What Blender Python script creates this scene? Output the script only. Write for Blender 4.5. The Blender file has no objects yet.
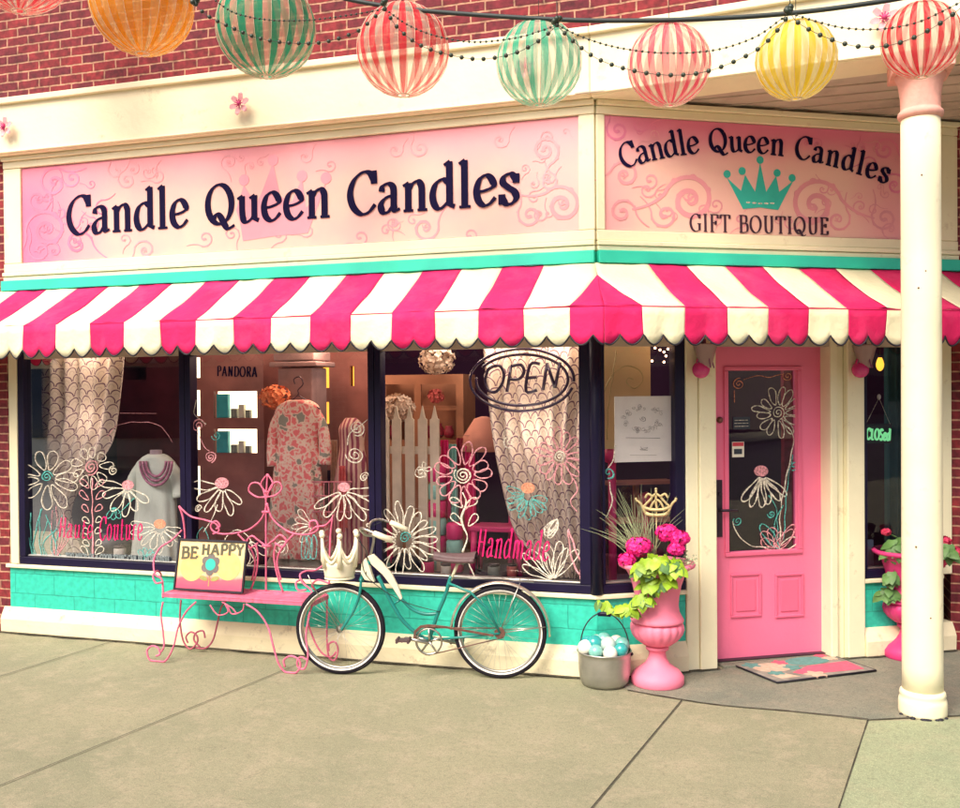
import bpy, bmesh, math, random
from math import sin, cos, pi, radians, sqrt, atan2
from mathutils import Vector, Matrix
random.seed(7)
sc = bpy.context.scene
COL = sc.collection
PI = pi
# ------------------------------------------------------------------ camera and measuring
CAMP = Vector((1.16138, -6.59552, 2.0))
CR = Vector((0.95676965, 0.29071777, -0.00866089)); CU = Vector((0.00525354, 0.01249896, 0.99990808))
CF = Vector((-0.2907993, 0.95672721, -0.01043133)); FOC = 950.0
TH = radians(30)
RD = Vector((cos(TH), sin(TH), 0)); RN = Vector((sin(TH), -cos(TH), 0))   # entrance wall: direction and outward normal
def ray(x, y): return CF + CR*((x-480)/FOC) - CU*((y-404)/FOC)
def hitL(x, y, o=0.0):
    d = ray(x, y); t = (-o-CAMP.y)/d.y; P = CAMP+d*t; return (P.x, P.z)
def hitR(x, y, o=0.0):
    d = ray(x, y); t = (o-CAMP.dot(RN))/d.dot(RN); P = CAMP+d*t; return (P.dot(RD), P.z)
def hitG(x, y, z=0.0):
    d = ray(x, y); t = (z-CAMP.z)/d.z; return CAMP+d*t
class Wall:                                     # a wall frame: s along, o outward, z up
    def __init__(s_, org, d, n, hit): s_.org, s_.d, s_.n, s_.hit = Vector(org), d, n, hit
    def P(s_, s, o, z): return s_.org + s_.d*s + s_.n*o + Vector((0,0,z))
WL = Wall((0,0,0), Vector((1,0,0)), Vector((0,-1,0)), hitL)
WR = Wall((0,0,0), RD, RN, hitR)
def px(W, pts, o): 
    r = []
    for x, y in pts:
        s, z = W.hit(x, y, o); r.append(W.P(s, o, z))
    return r
# ------------------------------------------------------------------ mesh building
ORG = {}
class MB:
    def __init__(s): s.v=[]; s.f=[]; s.m=[]; s.sm=[]
    def face(s, idx, m=0, sm=False): s.f.append(tuple(idx)); s.m.append(m); s.sm.append(sm)
    def hexa(s, p, m=0):                        # 8 points: bottom ring 0-3, top ring 4-7
        b=len(s.v); s.v += [Vector(q) for q in p]
        for f in ((3,2,1,0),(4,5,6,7),(0,1,5,4),(1,2,6,5),(2,3,7,6),(3,0,4,7)): s.face([b+i for i in f], m)
        return s
    def wbox(s, W, s0, s1, o0, o1, z0, z1, m=0):
        P=W.P; return s.hexa([P(s0,o1,z0),P(s1,o1,z0),P(s1,o0,z0),P(s0,o0,z0),P(s0,o1,z1),P(s1,o1,z1),P(s1,o0,z1),P(s0,o0,z1)], m)
    def box(s, x0,x1,y0,y1,z0,z1,m=0):
        return s.hexa([(x0,y0,z0),(x1,y0,z0),(x1,y1,z0),(x0,y1,z0),(x0,y0,z1),(x1,y0,z1),(x1,y1,z1),(x0,y1,z1)], m)
    def quad(s, a,b_,c,d,m=0,sm=False):
        b=len(s.v); s.v += [Vector(a),Vector(b_),Vector(c),Vector(d)]; s.face((b,b+1,b+2,b+3),m,sm); return s
    def grid(s, fn, nu, nv, m=0, sm=True, mfn=None):
        b=len(s.v)
        for j in range(nv+1):
            for i in range(nu+1): s.v.append(Vector(fn(i/nu, j/nv)))
        for j in range(nv):
            for i in range(nu):
                a=b+j*(nu+1)+i; s.face((a,a+1,a+nu+2,a+nu+1), mfn(i,j) if mfn else m, sm)
        return s
    def tube(s, pts, r, n=8, m=0, closed=False, flat=None, caps=True):
        pts=[Vector(p) for p in pts]; N=len(pts)
        if N<2: return s
        rs = r if isinstance(r,(list,tuple)) else [r]*N
        T=[]
        for i in range(N):
            a=pts[(i-1)%N] if (closed or i>0) else pts[i]; c=pts[(i+1)%N] if (closed or i<N-1) else pts[i]
            t=(c-a); T.append(t.normalized() if t.length>1e-9 else Vector((0,0,1)))
        if flat is not None: ref=Vector(flat)
        else:
            ref=Vector((0,0,1)) if abs(T[0].z)<.9 else Vector((1,0,0))
            ref=(ref-T[0]*ref.dot(T[0])).normalized()
        b=len(s.v); u=ref
        for i in range(N):
            if flat is not None: u=Vector(flat); w=T[i].cross(u).normalized(); fl=.16
            else:
                u=(u-T[i]*u.dot(T[i])); u=u.normalized() if u.length>1e-6 else ref; w=T[i].cross(u).normalized(); fl=1
            for k in range(n):
                a=2*pi*k/n; s.v.append(pts[i]+(u*cos(a)*fl+w*sin(a))*rs[i])
        R=N if closed else N-1
        for i in range(R):
            j=(i+1)%N
            for k in range(n):
                s.face((b+i*n+k,b+i*n+(k+1)%n,b+j*n+(k+1)%n,b+j*n+k),m,True)
        if not closed and caps:
            s.face([b+k for k in range(n)][::-1],m); s.face([b+(N-1)*n+k for k in range(n)],m)
        return s
    def lathe(s, c, prof, n=32, m=0, rf=None, axis=None, cap=True):
        c=Vector(c); b=len(s.v); N=len(prof)
        if axis is None: ax,ux,uy=Vector((0,0,1)),Vector((1,0,0)),Vector((0,1,0))
        else:
            ax=Vector(axis).normalized(); ux=ax.orthogonal().normalized(); uy=ax.cross(ux)
        for j,(r,z) in enumerate(prof):
            for k in range(n):
                a=2*pi*k/n; rr=r*(rf(a,j,z) if rf else 1); s.v.append(c+ax*z+(ux*cos(a)+uy*sin(a))*rr)
        for j in range(N-1):
            for k in range(n): s.face((b+j*n+k,b+j*n+(k+1)%n,b+(j+1)*n+(k+1)%n,b+(j+1)*n+k),m,True)
        if cap:
            s.face([b+k for k in range(n)][::-1],m); s.face([b+(N-1)*n+k for k in range(n)],m)
        return s
    def ball(s, c, r, n=12, m=0, sc_=(1,1,1), rf=None):
        c=Vector(c); b=len(s.v); h=max(4,n//2)
        for j in range(1,h):
            for k in range(n):
                a=2*pi*k/n; t=pi*j/h; d=Vector((sin(t)*cos(a),sin(t)*sin(a),cos(t)))
                q=r*(rf(d) if rf else 1); s.v.append(c+Vector((d.x*sc_[0],d.y*sc_[1],d.z*sc_[2]))*q)
        tp=len(s.v); s.v.append(c+Vector((0,0,r*sc_[2]))); bt=len(s.v); s.v.append(c-Vector((0,0,r*sc_[2])))
        for j in range(h-2):
            for k in range(n): s.face((b+j*n+k,b+(j+1)*n+k,b+(j+1)*n+(k+1)%n,b+j*n+(k+1)%n),m,True)
        for k in range(n):
            s.face((tp,b+k,b+(k+1)%n),m,True); s.face((bt,b+(h-2)*n+(k+1)%n,b+(h-2)*n+k),m,True)
        return s
    def prism(s, pts, nrm, th, m=0):            # polygon extruded along nrm
        b=len(s.v); n=len(pts); nrm=Vector(nrm)
        s.v += [Vector(p) for p in pts]+[Vector(p)+nrm*th for p in pts]
        s.face([b+i for i in range(n)][::-1],m); s.face([b+n+i for i in range(n)],m)
        for i in range(n): s.face((b+i,b+(i+1)%n,b+n+(i+1)%n,b+n+i),m)
        return s
    def ribbon(s, W, pts, ws, o, th, m=0):      # flat raised strip on a wall; pts (s,z), half widths ws
        N=len(pts); b=len(s.v)
        for i in range(N):
            a=pts[max(0,i-1)]; c=pts[min(N-1,i+1)]; dx,dz=c[0]-a[0],c[1]-a[1]; l=math.hypot(dx,dz) or 1
            nx,nz=-dz/l,dx/l; w=ws[i]
            for sg in (1,-1):
                q=(pts[i][0]+sg*nx*w, pts[i][1]+sg*nz*w)
                s.v.append(W.P(q[0],o+th+i*.000012,q[1])); s.v.append(W.P(q[0],o,q[1]))
        for i in range(N-1):
            a=b+4*i; c=a+4
            s.face((a,a+2,c+2,c),m); s.face((a+1,c+1,c+3,a+3),m); s.face((a,c,c+1,a+1),m); s.face((a+2,a+3,c+3,c+2),m)
        e=b+4*(N-1); s.face((b,b+1,b+3,b+2),m); s.face((e,e+2,e+3,e+1),m)
        return s
    def build(s, name, mats, parent=None, bevel=0, loc=None, recalc=True):
        off=Vector((0,0,0))
        if parent is not None: off=ORG[parent.name]
        if loc is not None: off=Vector(loc)
        me=bpy.data.meshes.new(name); me.from_pydata([v-off for v in s.v],[],s.f)
        if not isinstance(mats,(list,tuple)): mats=[mats]
        for mm in mats: me.materials.append(mm)
        me.polygons.foreach_set('material_index',s.m); me.polygons.foreach_set('use_smooth',s.sm); me.update()
        if recalc:
            bm=bmesh.new(); bm.from_mesh(me); bmesh.ops.recalc_face_normals(bm,faces=bm.faces); bm.to_mesh(me); bm.free()
        o=bpy.data.objects.new(name,me); COL.objects.link(o)
        if parent is not None: o.parent=parent; ORG[o.name]=Vector(off)
        elif loc is not None: o.location=off; ORG[o.name]=Vector(off)
        else: ORG[o.name]=Vector((0,0,0))
        if bevel:
            b=o.modifiers.new('bevel','BEVEL'); b.width=bevel; b.segments=2; b.limit_method='ANGLE'; b.angle_limit=radians(40)
        return o
def tag(o, label, cat, group=None):
    o['label']=label; o['category']=cat
    if group: o['group']=group
    return o
def thing(name, label, cat, loc=(0,0,0), group=None):
    o=bpy.data.objects.new(name,None); o.empty_display_size=.1; COL.objects.link(o); o.location=loc; ORG[o.name]=Vector(loc)
    return tag(o,label,cat,group)
def struct(o): o['kind']='structure'; return o
def catm(pts, k=6, closed=False):
    n=len(pts)
    if n<3: return list(pts)
    out=[]; dim=len(pts[0])
    R=n if closed else n-1
    for i in range(R):
        if closed: p=[pts[(i+j-1)%n] for j in range(4)]
        else: p=[pts[max(0,i-1)],pts[i],pts[i+1],pts[min(n-1,i+2)]]
        for q in range(k):
            t=q/k; out.append(tuple(.5*(2*p[1][d]+(p[2][d]-p[0][d])*t+(2*p[0][d]-5*p[1][d]+4*p[2][d]-p[3][d])*t*t+(3*p[1][d]-p[0][d]-3*p[2][d]+p[3][d])*t**3) for d in range(dim)))
    if not closed: out.append(tuple(pts[-1]))
    return out
# ------------------------------------------------------------------ materials
def mat(name, base, rough=.6, var=.12, scale=8, bump=.15, bscale=40, metal=0, dirt=None, dirts=(2.5,.55,.75), coat=0, sheen=0, trans=0, spec=.5):
    m=bpy.data.materials.new(name); m.use_nodes=True; nt=m.node_tree; N=nt.nodes; L=nt.links
    b=N['Principled BSDF']; tc=N.new('ShaderNodeTexCoord')
    n1=N.new('ShaderNodeTexNoise'); n1.inputs['Scale'].default_value=scale; n1.inputs['Detail'].default_value=5; L.new(tc.outputs['Object'],n1.inputs['Vector'])
    mr=N.new('ShaderNodeMapRange'); mr.inputs[3].default_value=1-var; mr.inputs[4].default_value=1+var; mr.inputs[1].default_value=.25; mr.inputs[2].default_value=.75
    L.new(n1.outputs['Fac'],mr.inputs[0])
    mx=N.new('ShaderNodeMix'); mx.data_type='RGBA'; mx.blend_type='MULTIPLY'; mx.inputs[0].default_value=1; mx.inputs[6].default_value=(*base,1)
    L.new(mr.outputs[0],mx.inputs[7]); col=mx.outputs[2]
    if dirt:
        n3=N.new('ShaderNodeTexNoise'); n3.inputs['Scale'].default_value=dirts[0]; n3.inputs['Detail'].default_value=9; n3.inputs['Roughness'].default_value=.7; L.new(tc.outputs['Object'],n3.inputs['Vector'])
        m3=N.new('ShaderNodeMapRange'); m3.inputs[1].default_value=dirts[1]; m3.inputs[2].default_value=dirts[2]; L.new(n3.outputs['Fac'],m3.inputs[0])
        x3=N.new('ShaderNodeMix'); x3.data_type='RGBA'; x3.inputs[7].default_value=(*dirt,1); L.new(m3.outputs[0],x3.inputs[0]); L.new(col,x3.inputs[6]); col=x3.outputs[2]
    L.new(col,b.inputs['Base Color']); b.inputs['Roughness'].default_value=rough; b.inputs['Metallic'].default_value=metal
    b.inputs['Specular IOR Level'].default_value=spec; b.inputs['Coat Weight'].default_value=coat; b.inputs['Sheen Weight'].default_value=sheen; b.inputs['Transmission Weight'].default_value=trans
    if bump:
        n2=N.new('ShaderNodeTexNoise'); n2.inputs['Scale'].default_value=bscale; n2.inputs['Detail'].default_value=6; L.new(tc.outputs['Object'],n2.inputs['Vector'])
        bp=N.new('ShaderNodeBump'); bp.inputs['Strength'].default_value=bump; bp.inputs['Distance'].default_value=.01; L.new(n2.outputs['Fac'],bp.inputs['Height']); L.new(bp.outputs[0],b.inputs['Normal'])
    return m
def emis(name, c, s):
    m=bpy.data.materials.new(name); m.use_nodes=True; b=m.node_tree.nodes['Principled BSDF']; b.inputs['Base Color'].default_value=(*c,1)
    b.inputs['Emission Color'].default_value=(*c,1); b.inputs['Emission Strength'].default_value=s; return m
def brickmat(name, c1, c2, mortar, bw, bh, ms, W='XZ', rough=.85, bump=.6, ang=0, off=.5, var=.5, bias=0):
    m=bpy.data.materials.new(name); m.use_nodes=True; nt=m.node_tree; N=nt.nodes; L=nt.links; b=N['Principled BSDF']
    tc=N.new('ShaderNodeTexCoord'); mp=N.new('ShaderNodeMapping'); mp.inputs['Rotation'].default_value=(0,0,-ang); L.new(tc.outputs['Object'],mp.inputs[0])
    sp=N.new('ShaderNodeSeparateXYZ'); cb=N.new('ShaderNodeCombineXYZ'); L.new(mp.outputs[0],sp.inputs[0]); L.new(sp.outputs[0],cb.inputs[0]); L.new(sp.outputs[2],cb.inputs[1])
    dn=N.new('ShaderNodeTexNoise'); dn.inputs['Scale'].default_value=14; L.new(cb.outputs[0],dn.inputs['Vector'])
    va=N.new('ShaderNodeVectorMath'); va.operation='MULTIPLY_ADD'; va.inputs[1].default_value=(.012,.012,0); L.new(dn.outputs['Color'],va.inputs[0]); L.new(cb.outputs[0],va.inputs[2])
    br=N.new('ShaderNodeTexBrick'); br.offset=off; br.inputs['Scale'].default_value=1; br.inputs['Brick Width'].default_value=bw; br.inputs['Row Height'].default_value=bh
    br.inputs['Mortar Size'].default_value=ms; br.inputs['Mortar Smooth'].default_value=.3; br.inputs['Bias'].default_value=bias
    br.inputs['Color1'].default_value=(*c1,1); br.inputs['Color2'].default_value=(*c2,1); br.inputs['Mortar'].default_value=(*mortar,1); L.new(va.outputs[0],br.inputs['Vector'])
    n1=N.new('ShaderNodeTexNoise'); n1.inputs['Scale'].default_value=22; n1.inputs['Detail'].default_value=8; L.new(tc.outputs['Object'],n1.inputs['Vector'])
    mr=N.new('ShaderNodeMapRange'); mr.inputs[1].default_value=.3; mr.inputs[2].default_value=.7; mr.inputs[3].default_value=1-var; mr.inputs[4].default_value=1+var*.6; L.new(n1.outputs['Fac'],mr.inputs[0])
    mx=N.new('ShaderNodeMix'); mx.data_type='RGBA'; mx.blend_type='MULTIPLY'; mx.inputs[0].default_value=1; L.new(br.outputs['Color'],mx.inputs[6]); L.new(mr.outputs[0],mx.inputs[7])
    L.new(mx.outputs[2],b.inputs['Base Color']); b.inputs['Roughness'].default_value=rough
    iv=N.new('ShaderNodeMath'); iv.operation='MULTIPLY_ADD'; iv.inputs[1].default_value=-1; L.new(br.outputs['Fac'],iv.inputs[0]); 
    ml=N.new('ShaderNodeMath'); ml.operation='MULTIPLY'; ml.inputs[1].default_value=.35; L.new(n1.outputs['Fac'],ml.inputs[0]); L.new(ml.outputs[0],iv.inputs[2])
    bp=N.new('ShaderNodeBump'); bp.inputs['Strength'].default_value=bump; bp.inputs['Distance'].default_value=.008; L.new(iv.outputs[0],bp.inputs['Height']); L.new(bp.outputs[0],b.inputs['Normal'])
    return m
def glassmat(name, tint=(.92,.95,.97), refl=1.0):
    m=bpy.data.materials.new(name); m.use_nodes=True; nt=m.node_tree; N=nt.nodes; L=nt.links; N.remove(N['Principled BSDF'])
    tr=N.new('ShaderNodeBsdfTransparent'); tr.inputs[0].default_value=(*tint,1); gl=N.new('ShaderNodeBsdfGlossy'); gl.inputs['Roughness'].default_value=.015
    fr=N.new('ShaderNodeFresnel'); fr.inputs[0].default_value=1.5; mu=N.new('ShaderNodeMath'); mu.operation='MULTIPLY'; mu.inputs[1].default_value=refl; L.new(fr.outputs[0],mu.inputs[0])
    n=N.new('ShaderNodeTexNoise'); n.inputs['Scale'].default_value=1.3; bp=N.new('ShaderNodeBump'); bp.inputs['Strength'].default_value=.05; bp.inputs['Distance'].default_value=.02; L.new(n.outputs['Fac'],bp.inputs['Height']); L.new(bp.outputs[0],gl.inputs['Normal'])
    mx=N.new('ShaderNodeMixShader'); L.new(mu.outputs[0],mx.inputs[0]); L.new(tr.outputs[0],mx.inputs[1]); L.new(gl.outputs[0],mx.inputs[2]); L.new(mx.outputs[0],N['Material Output'].inputs[0]); return m
def sheer(name, c, a, rough=.7):                 # thin see-through paper or cloth
    m=bpy.data.materials.new(name); m.use_nodes=True; b=m.node_tree.nodes['Principled BSDF']; b.inputs['Base Color'].default_value=(*c,1); b.inputs['Alpha'].default_value=a; b.inputs['Roughness'].default_value=rough
    b.inputs['Subsurface Weight'].default_value=0; return m

CREAM=(.86,.80,.56)
M={}
M['cream']=mat('cream_paint',CREAM,.6,.06,3,.28,18,dirt=(.58,.47,.29),dirts=(6,.60,.78),spec=.3)
M['cream2']=mat('cream_trim',(.84,.76,.52),.5,.06,4,.1,40)
M['base']=mat('cream_masonry',(.84,.75,.51),.8,.08,5,.5,22,dirt=(.38,.30,.20),dirts=(7,.57,.75),spec=.2)
M['teal_trim']=mat('teal_trim',(.03,.60,.43),.5,.08,5,.1,40)
M['navy']=mat('dark_frame',(.008,.005,.030),.4,.2,6,.05,40,spec=.3)
M['door']=mat('pink_door',(.90,.19,.34),.42,.05,3,.12,35,dirt=(.70,.15,.26),dirts=(6,.70,.85))
M['door_in']=mat('pink_door_trim',(.82,.15,.28),.42,.05,2,.06,50)
M['awn_p']=mat('awning_crimson',(.72,.018,.125),.8,.16,3,.5,26,dirt=(.76,.07,.20),dirts=(2.2,.5,.8),spec=.25)
M['awn_w']=mat('awning_white',(.86,.80,.54),.8,.05,4,.5,26,dirt=(.6,.52,.34),dirts=(3,.6,.85))
M['black']=mat('black_trim',(.012,.01,.02),.6,.1,5,0)
M['ink']=mat('sign_ink',(.007,.004,.034),.8,.1,5,0,spec=.12)
M['teal']=mat('crown_teal',(.03,.50,.40),.5,.08,10,0)
def paintline(name,c,lo=.45):
    m=mat(name,c,.8,.25,30,.3,120,spec=.2); nt=m.node_tree; N=nt.nodes; L=nt.links; b=N['Principled BSDF']; tc=N.new('ShaderNodeTexCoord'); n=N.new('ShaderNodeTexNoise'); n.inputs['Scale'].default_value=70; n.inputs['Detail'].default_value=4; L.new(tc.outputs['Object'],n.inputs['Vector'])
    r=N.new('ShaderNodeMapRange'); r.inputs[1].default_value=.38; r.inputs[2].default_value=.58; r.inputs[3].default_value=lo; r.inputs[4].default_value=1; L.new(n.outputs['Fac'],r.inputs[0]); L.new(r.outputs[0],b.inputs['Alpha']); return m
M['teal_line']=paintline('teal_paint_line',(.12,.50,.46)); M['white_line']=paintline('white_paint_line',(.80,.74,.62)); M['pink_line']=paintline('pink_paint_line',(.80,.36,.40)); M['hot_line']=paintline('hot_pink_paint',(.80,.02,.17),.55)
M['orn']=mat('sign_scroll_print',(.82,.22,.36),.5,.25,3,0)
M['orn2']=mat('sign_scroll_faint',(.84,.34,.38),.5,.15,3,0)
M['crownp']=mat('sign_crown_print',(.86,.33,.40),.5,.1,3,0)
M['brick']=brickmat('red_brick',(.25,.021,.026),(.14,.014,.026),(.48,.25,.16),.215,.074,.0075,bump=.9)
M['blocks']=brickmat('teal_blocks',(.03,.56,.42),(.03,.53,.40),(.02,.38,.29),.40,.17,.0038,rough=.55,bump=.7,var=.2)
M['blocks_r']=brickmat('teal_blocks_entrance',(.03,.56,.42),(.03,.53,.40),(.02,.38,.29),.40,.17,.0038,rough=.55,bump=.7,var=.2,ang=TH)
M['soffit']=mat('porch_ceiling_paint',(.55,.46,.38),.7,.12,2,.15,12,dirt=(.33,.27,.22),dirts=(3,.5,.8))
M['glass']=glassmat('window_glass',(.93,.92,.98),1.45)
M['steel']=mat('galvanised_metal',(.46,.45,.42),.42,.18,9,.08,30,metal=.85)
M['chrome']=mat('chrome',(.52,.49,.44),.3,.15,30,.03,60,metal=1)
M['rust']=mat('rusty_steel',(.20,.10,.08),.5,.4,40,.2,60,metal=.6)
M['bike']=mat('bike_teal',(.008,.20,.175),.35,.15,14,.06,60,coat=.3,dirt=(.20,.11,.08),dirts=(30,.66,.75))
M['bcream']=mat('bike_cream',(.84,.76,.56),.35,.08,14,.04,60)
M['rubber']=mat('tyre_rubber',(.012,.009,.016),.75,.3,20,.2,90,spec=.25,dirt=(.07,.06,.045),dirts=(12,.56,.8))
M['wwall']=mat('whitewall_rubber',(.78,.74,.68),.6,.08,20,.05,90)
M['leather']=mat('saddle_leather',(.10,.055,.06),.55,.3,20,.3,60)
M['bench']=mat('pink_iron',(.70,.14,.25),.55,.25,18,.4,50,dirt=(.30,.09,.09),dirts=(22,.56,.72))
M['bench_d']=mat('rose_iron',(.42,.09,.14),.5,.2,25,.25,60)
M['urn']=mat('pink_urn',(.90,.22,.34),.6,.07,6,.12,40)
M['urn_d']=mat('magenta_urn',(.66,.04,.20),.55,.1,6,.12,40)
M['soil']=mat('soil',(.05,.03,.02),.95,.3,40,.6,60)
M['leaf']=mat('lime_leaf',(.26,.42,.02),.5,.5,9,.15,40)
M['leaf_d']=mat('green_leaf',(.09,.20,.05),.5,.35,12,.15,40)
M['blade']=mat('grass_blade',(.34,.38,.22),.6,.3,12,0)
M['flow']=mat('magenta_petal',(.84,.015,.25),.6,.15,40,0)
M['flow_r']=mat('red_petal',(.60,.03,.10),.6,.2,40,0)
M['gold']=mat('aged_gold',(.55,.44,.22),.5,.2,20,.2,50,metal=.3)
M['cable']=mat('black_cable',(.02,.03,.03),.6,.1,5,0)
M['bead']=mat('dark_bead',(.03,.045,.03),.4,.1,5,0)
# ground
def groundmat(name, base, d1, d2, sc1=1.2, bump=.35):
    m=bpy.data.materials.new(name); m.use_nodes=True; nt=m.node_tree; N=nt.nodes; L=nt.links; b=N['Principled BSDF']; tc=N.new('ShaderNodeTexCoord')
    def noise(s,d=8,r=.6):
        n=N.new('ShaderNodeTexNoise'); n.inputs['Scale'].default_value=s; n.inputs['Detail'].default_value=d; n.inputs['Roughness'].default_value=r; L.new(tc.outputs['Object'],n.inputs['Vector']); return n.outputs['Fac']
    def mix(f,a,c,lo,hi):
        r=N.new('ShaderNodeMapRange'); r.inputs[1].default_value=lo; r.inputs[2].default_value=hi; L.new(f,r.inputs[0])
        x=N.new('ShaderNodeMix'); x.data_type='RGBA'; L.new(r.outputs[0],x.inputs[0])
        if isinstance(a,tuple): x.inputs[6].default_value=(*a,1)
        else: L.new(a,x.inputs[6])
        x.inputs[7].default_value=(*c,1); return x.outputs[2]
    c=mix(noise(sc1),base,d1,.40,.62); c=mix(noise(4.5,9,.7),c,d2,.48,.7); c=mix(noise(30,8,.8),c,tuple(k*.62 for k in base),.50,.70); c=mix(noise(9,10,.8),c,tuple(k*.45 for k in base),.60,.82); c=mix(noise(85,6,.8),c,tuple(k*.35 for k in base),.50,.78); c=mix(noise(190,3,.6),c,tuple(min(.8,k*2.0) for k in base),.56,.75)
    v=N.new('ShaderNodeTexVoronoi'); v.feature='DISTANCE_TO_EDGE'; v.inputs['Scale'].default_value=.9
    dn=N.new('ShaderNodeTexNoise'); dn.inputs['Scale'].default_value=2.5; dn.inputs['Detail'].default_value=6; L.new(tc.outputs['Object'],dn.inputs['Vector'])
    va=N.new('ShaderNodeVectorMath'); va.operation='MULTIPLY_ADD'; va.inputs[1].default_value=(.5,.5,.5); L.new(dn.outputs['Color'],va.inputs[0]); L.new(tc.outputs['Object'],va.inputs[2]); L.new(va.outputs[0],v.inputs['Vector'])
    cr=N.new('ShaderNodeMapRange'); cr.inputs[1].default_value=.0; cr.inputs[2].default_value=.004; cr.inputs[3].default_value=.22; cr.inputs[4].default_value=0; L.new(v.outputs['Distance'],cr.inputs[0])
    x=N.new('ShaderNodeMix'); x.data_type='RGBA'; L.new(cr.outputs[0],x.inputs[0]); L.new(c,x.inputs[6]); x.inputs[7].default_value=(.06,.05,.04,1); L.new(x.outputs[2],b.inputs['Base Color'])
    b.inputs['Roughness'].default_value=.85
    bp=N.new('ShaderNodeBump'); bp.inputs['Strength'].default_value=bump; bp.inputs['Distance'].default_value=.008; L.new(noise(110,8,.8),bp.inputs['Height']); L.new(bp.outputs[0],b.inputs['Normal']); return m
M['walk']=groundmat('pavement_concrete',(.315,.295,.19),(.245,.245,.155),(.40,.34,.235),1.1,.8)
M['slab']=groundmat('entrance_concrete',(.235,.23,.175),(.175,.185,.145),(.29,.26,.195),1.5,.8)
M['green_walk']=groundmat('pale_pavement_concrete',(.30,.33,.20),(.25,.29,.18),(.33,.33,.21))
M['asph']=groundmat('asphalt',(.06,.06,.055),(.045,.045,.045),(.08,.075,.07))

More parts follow.
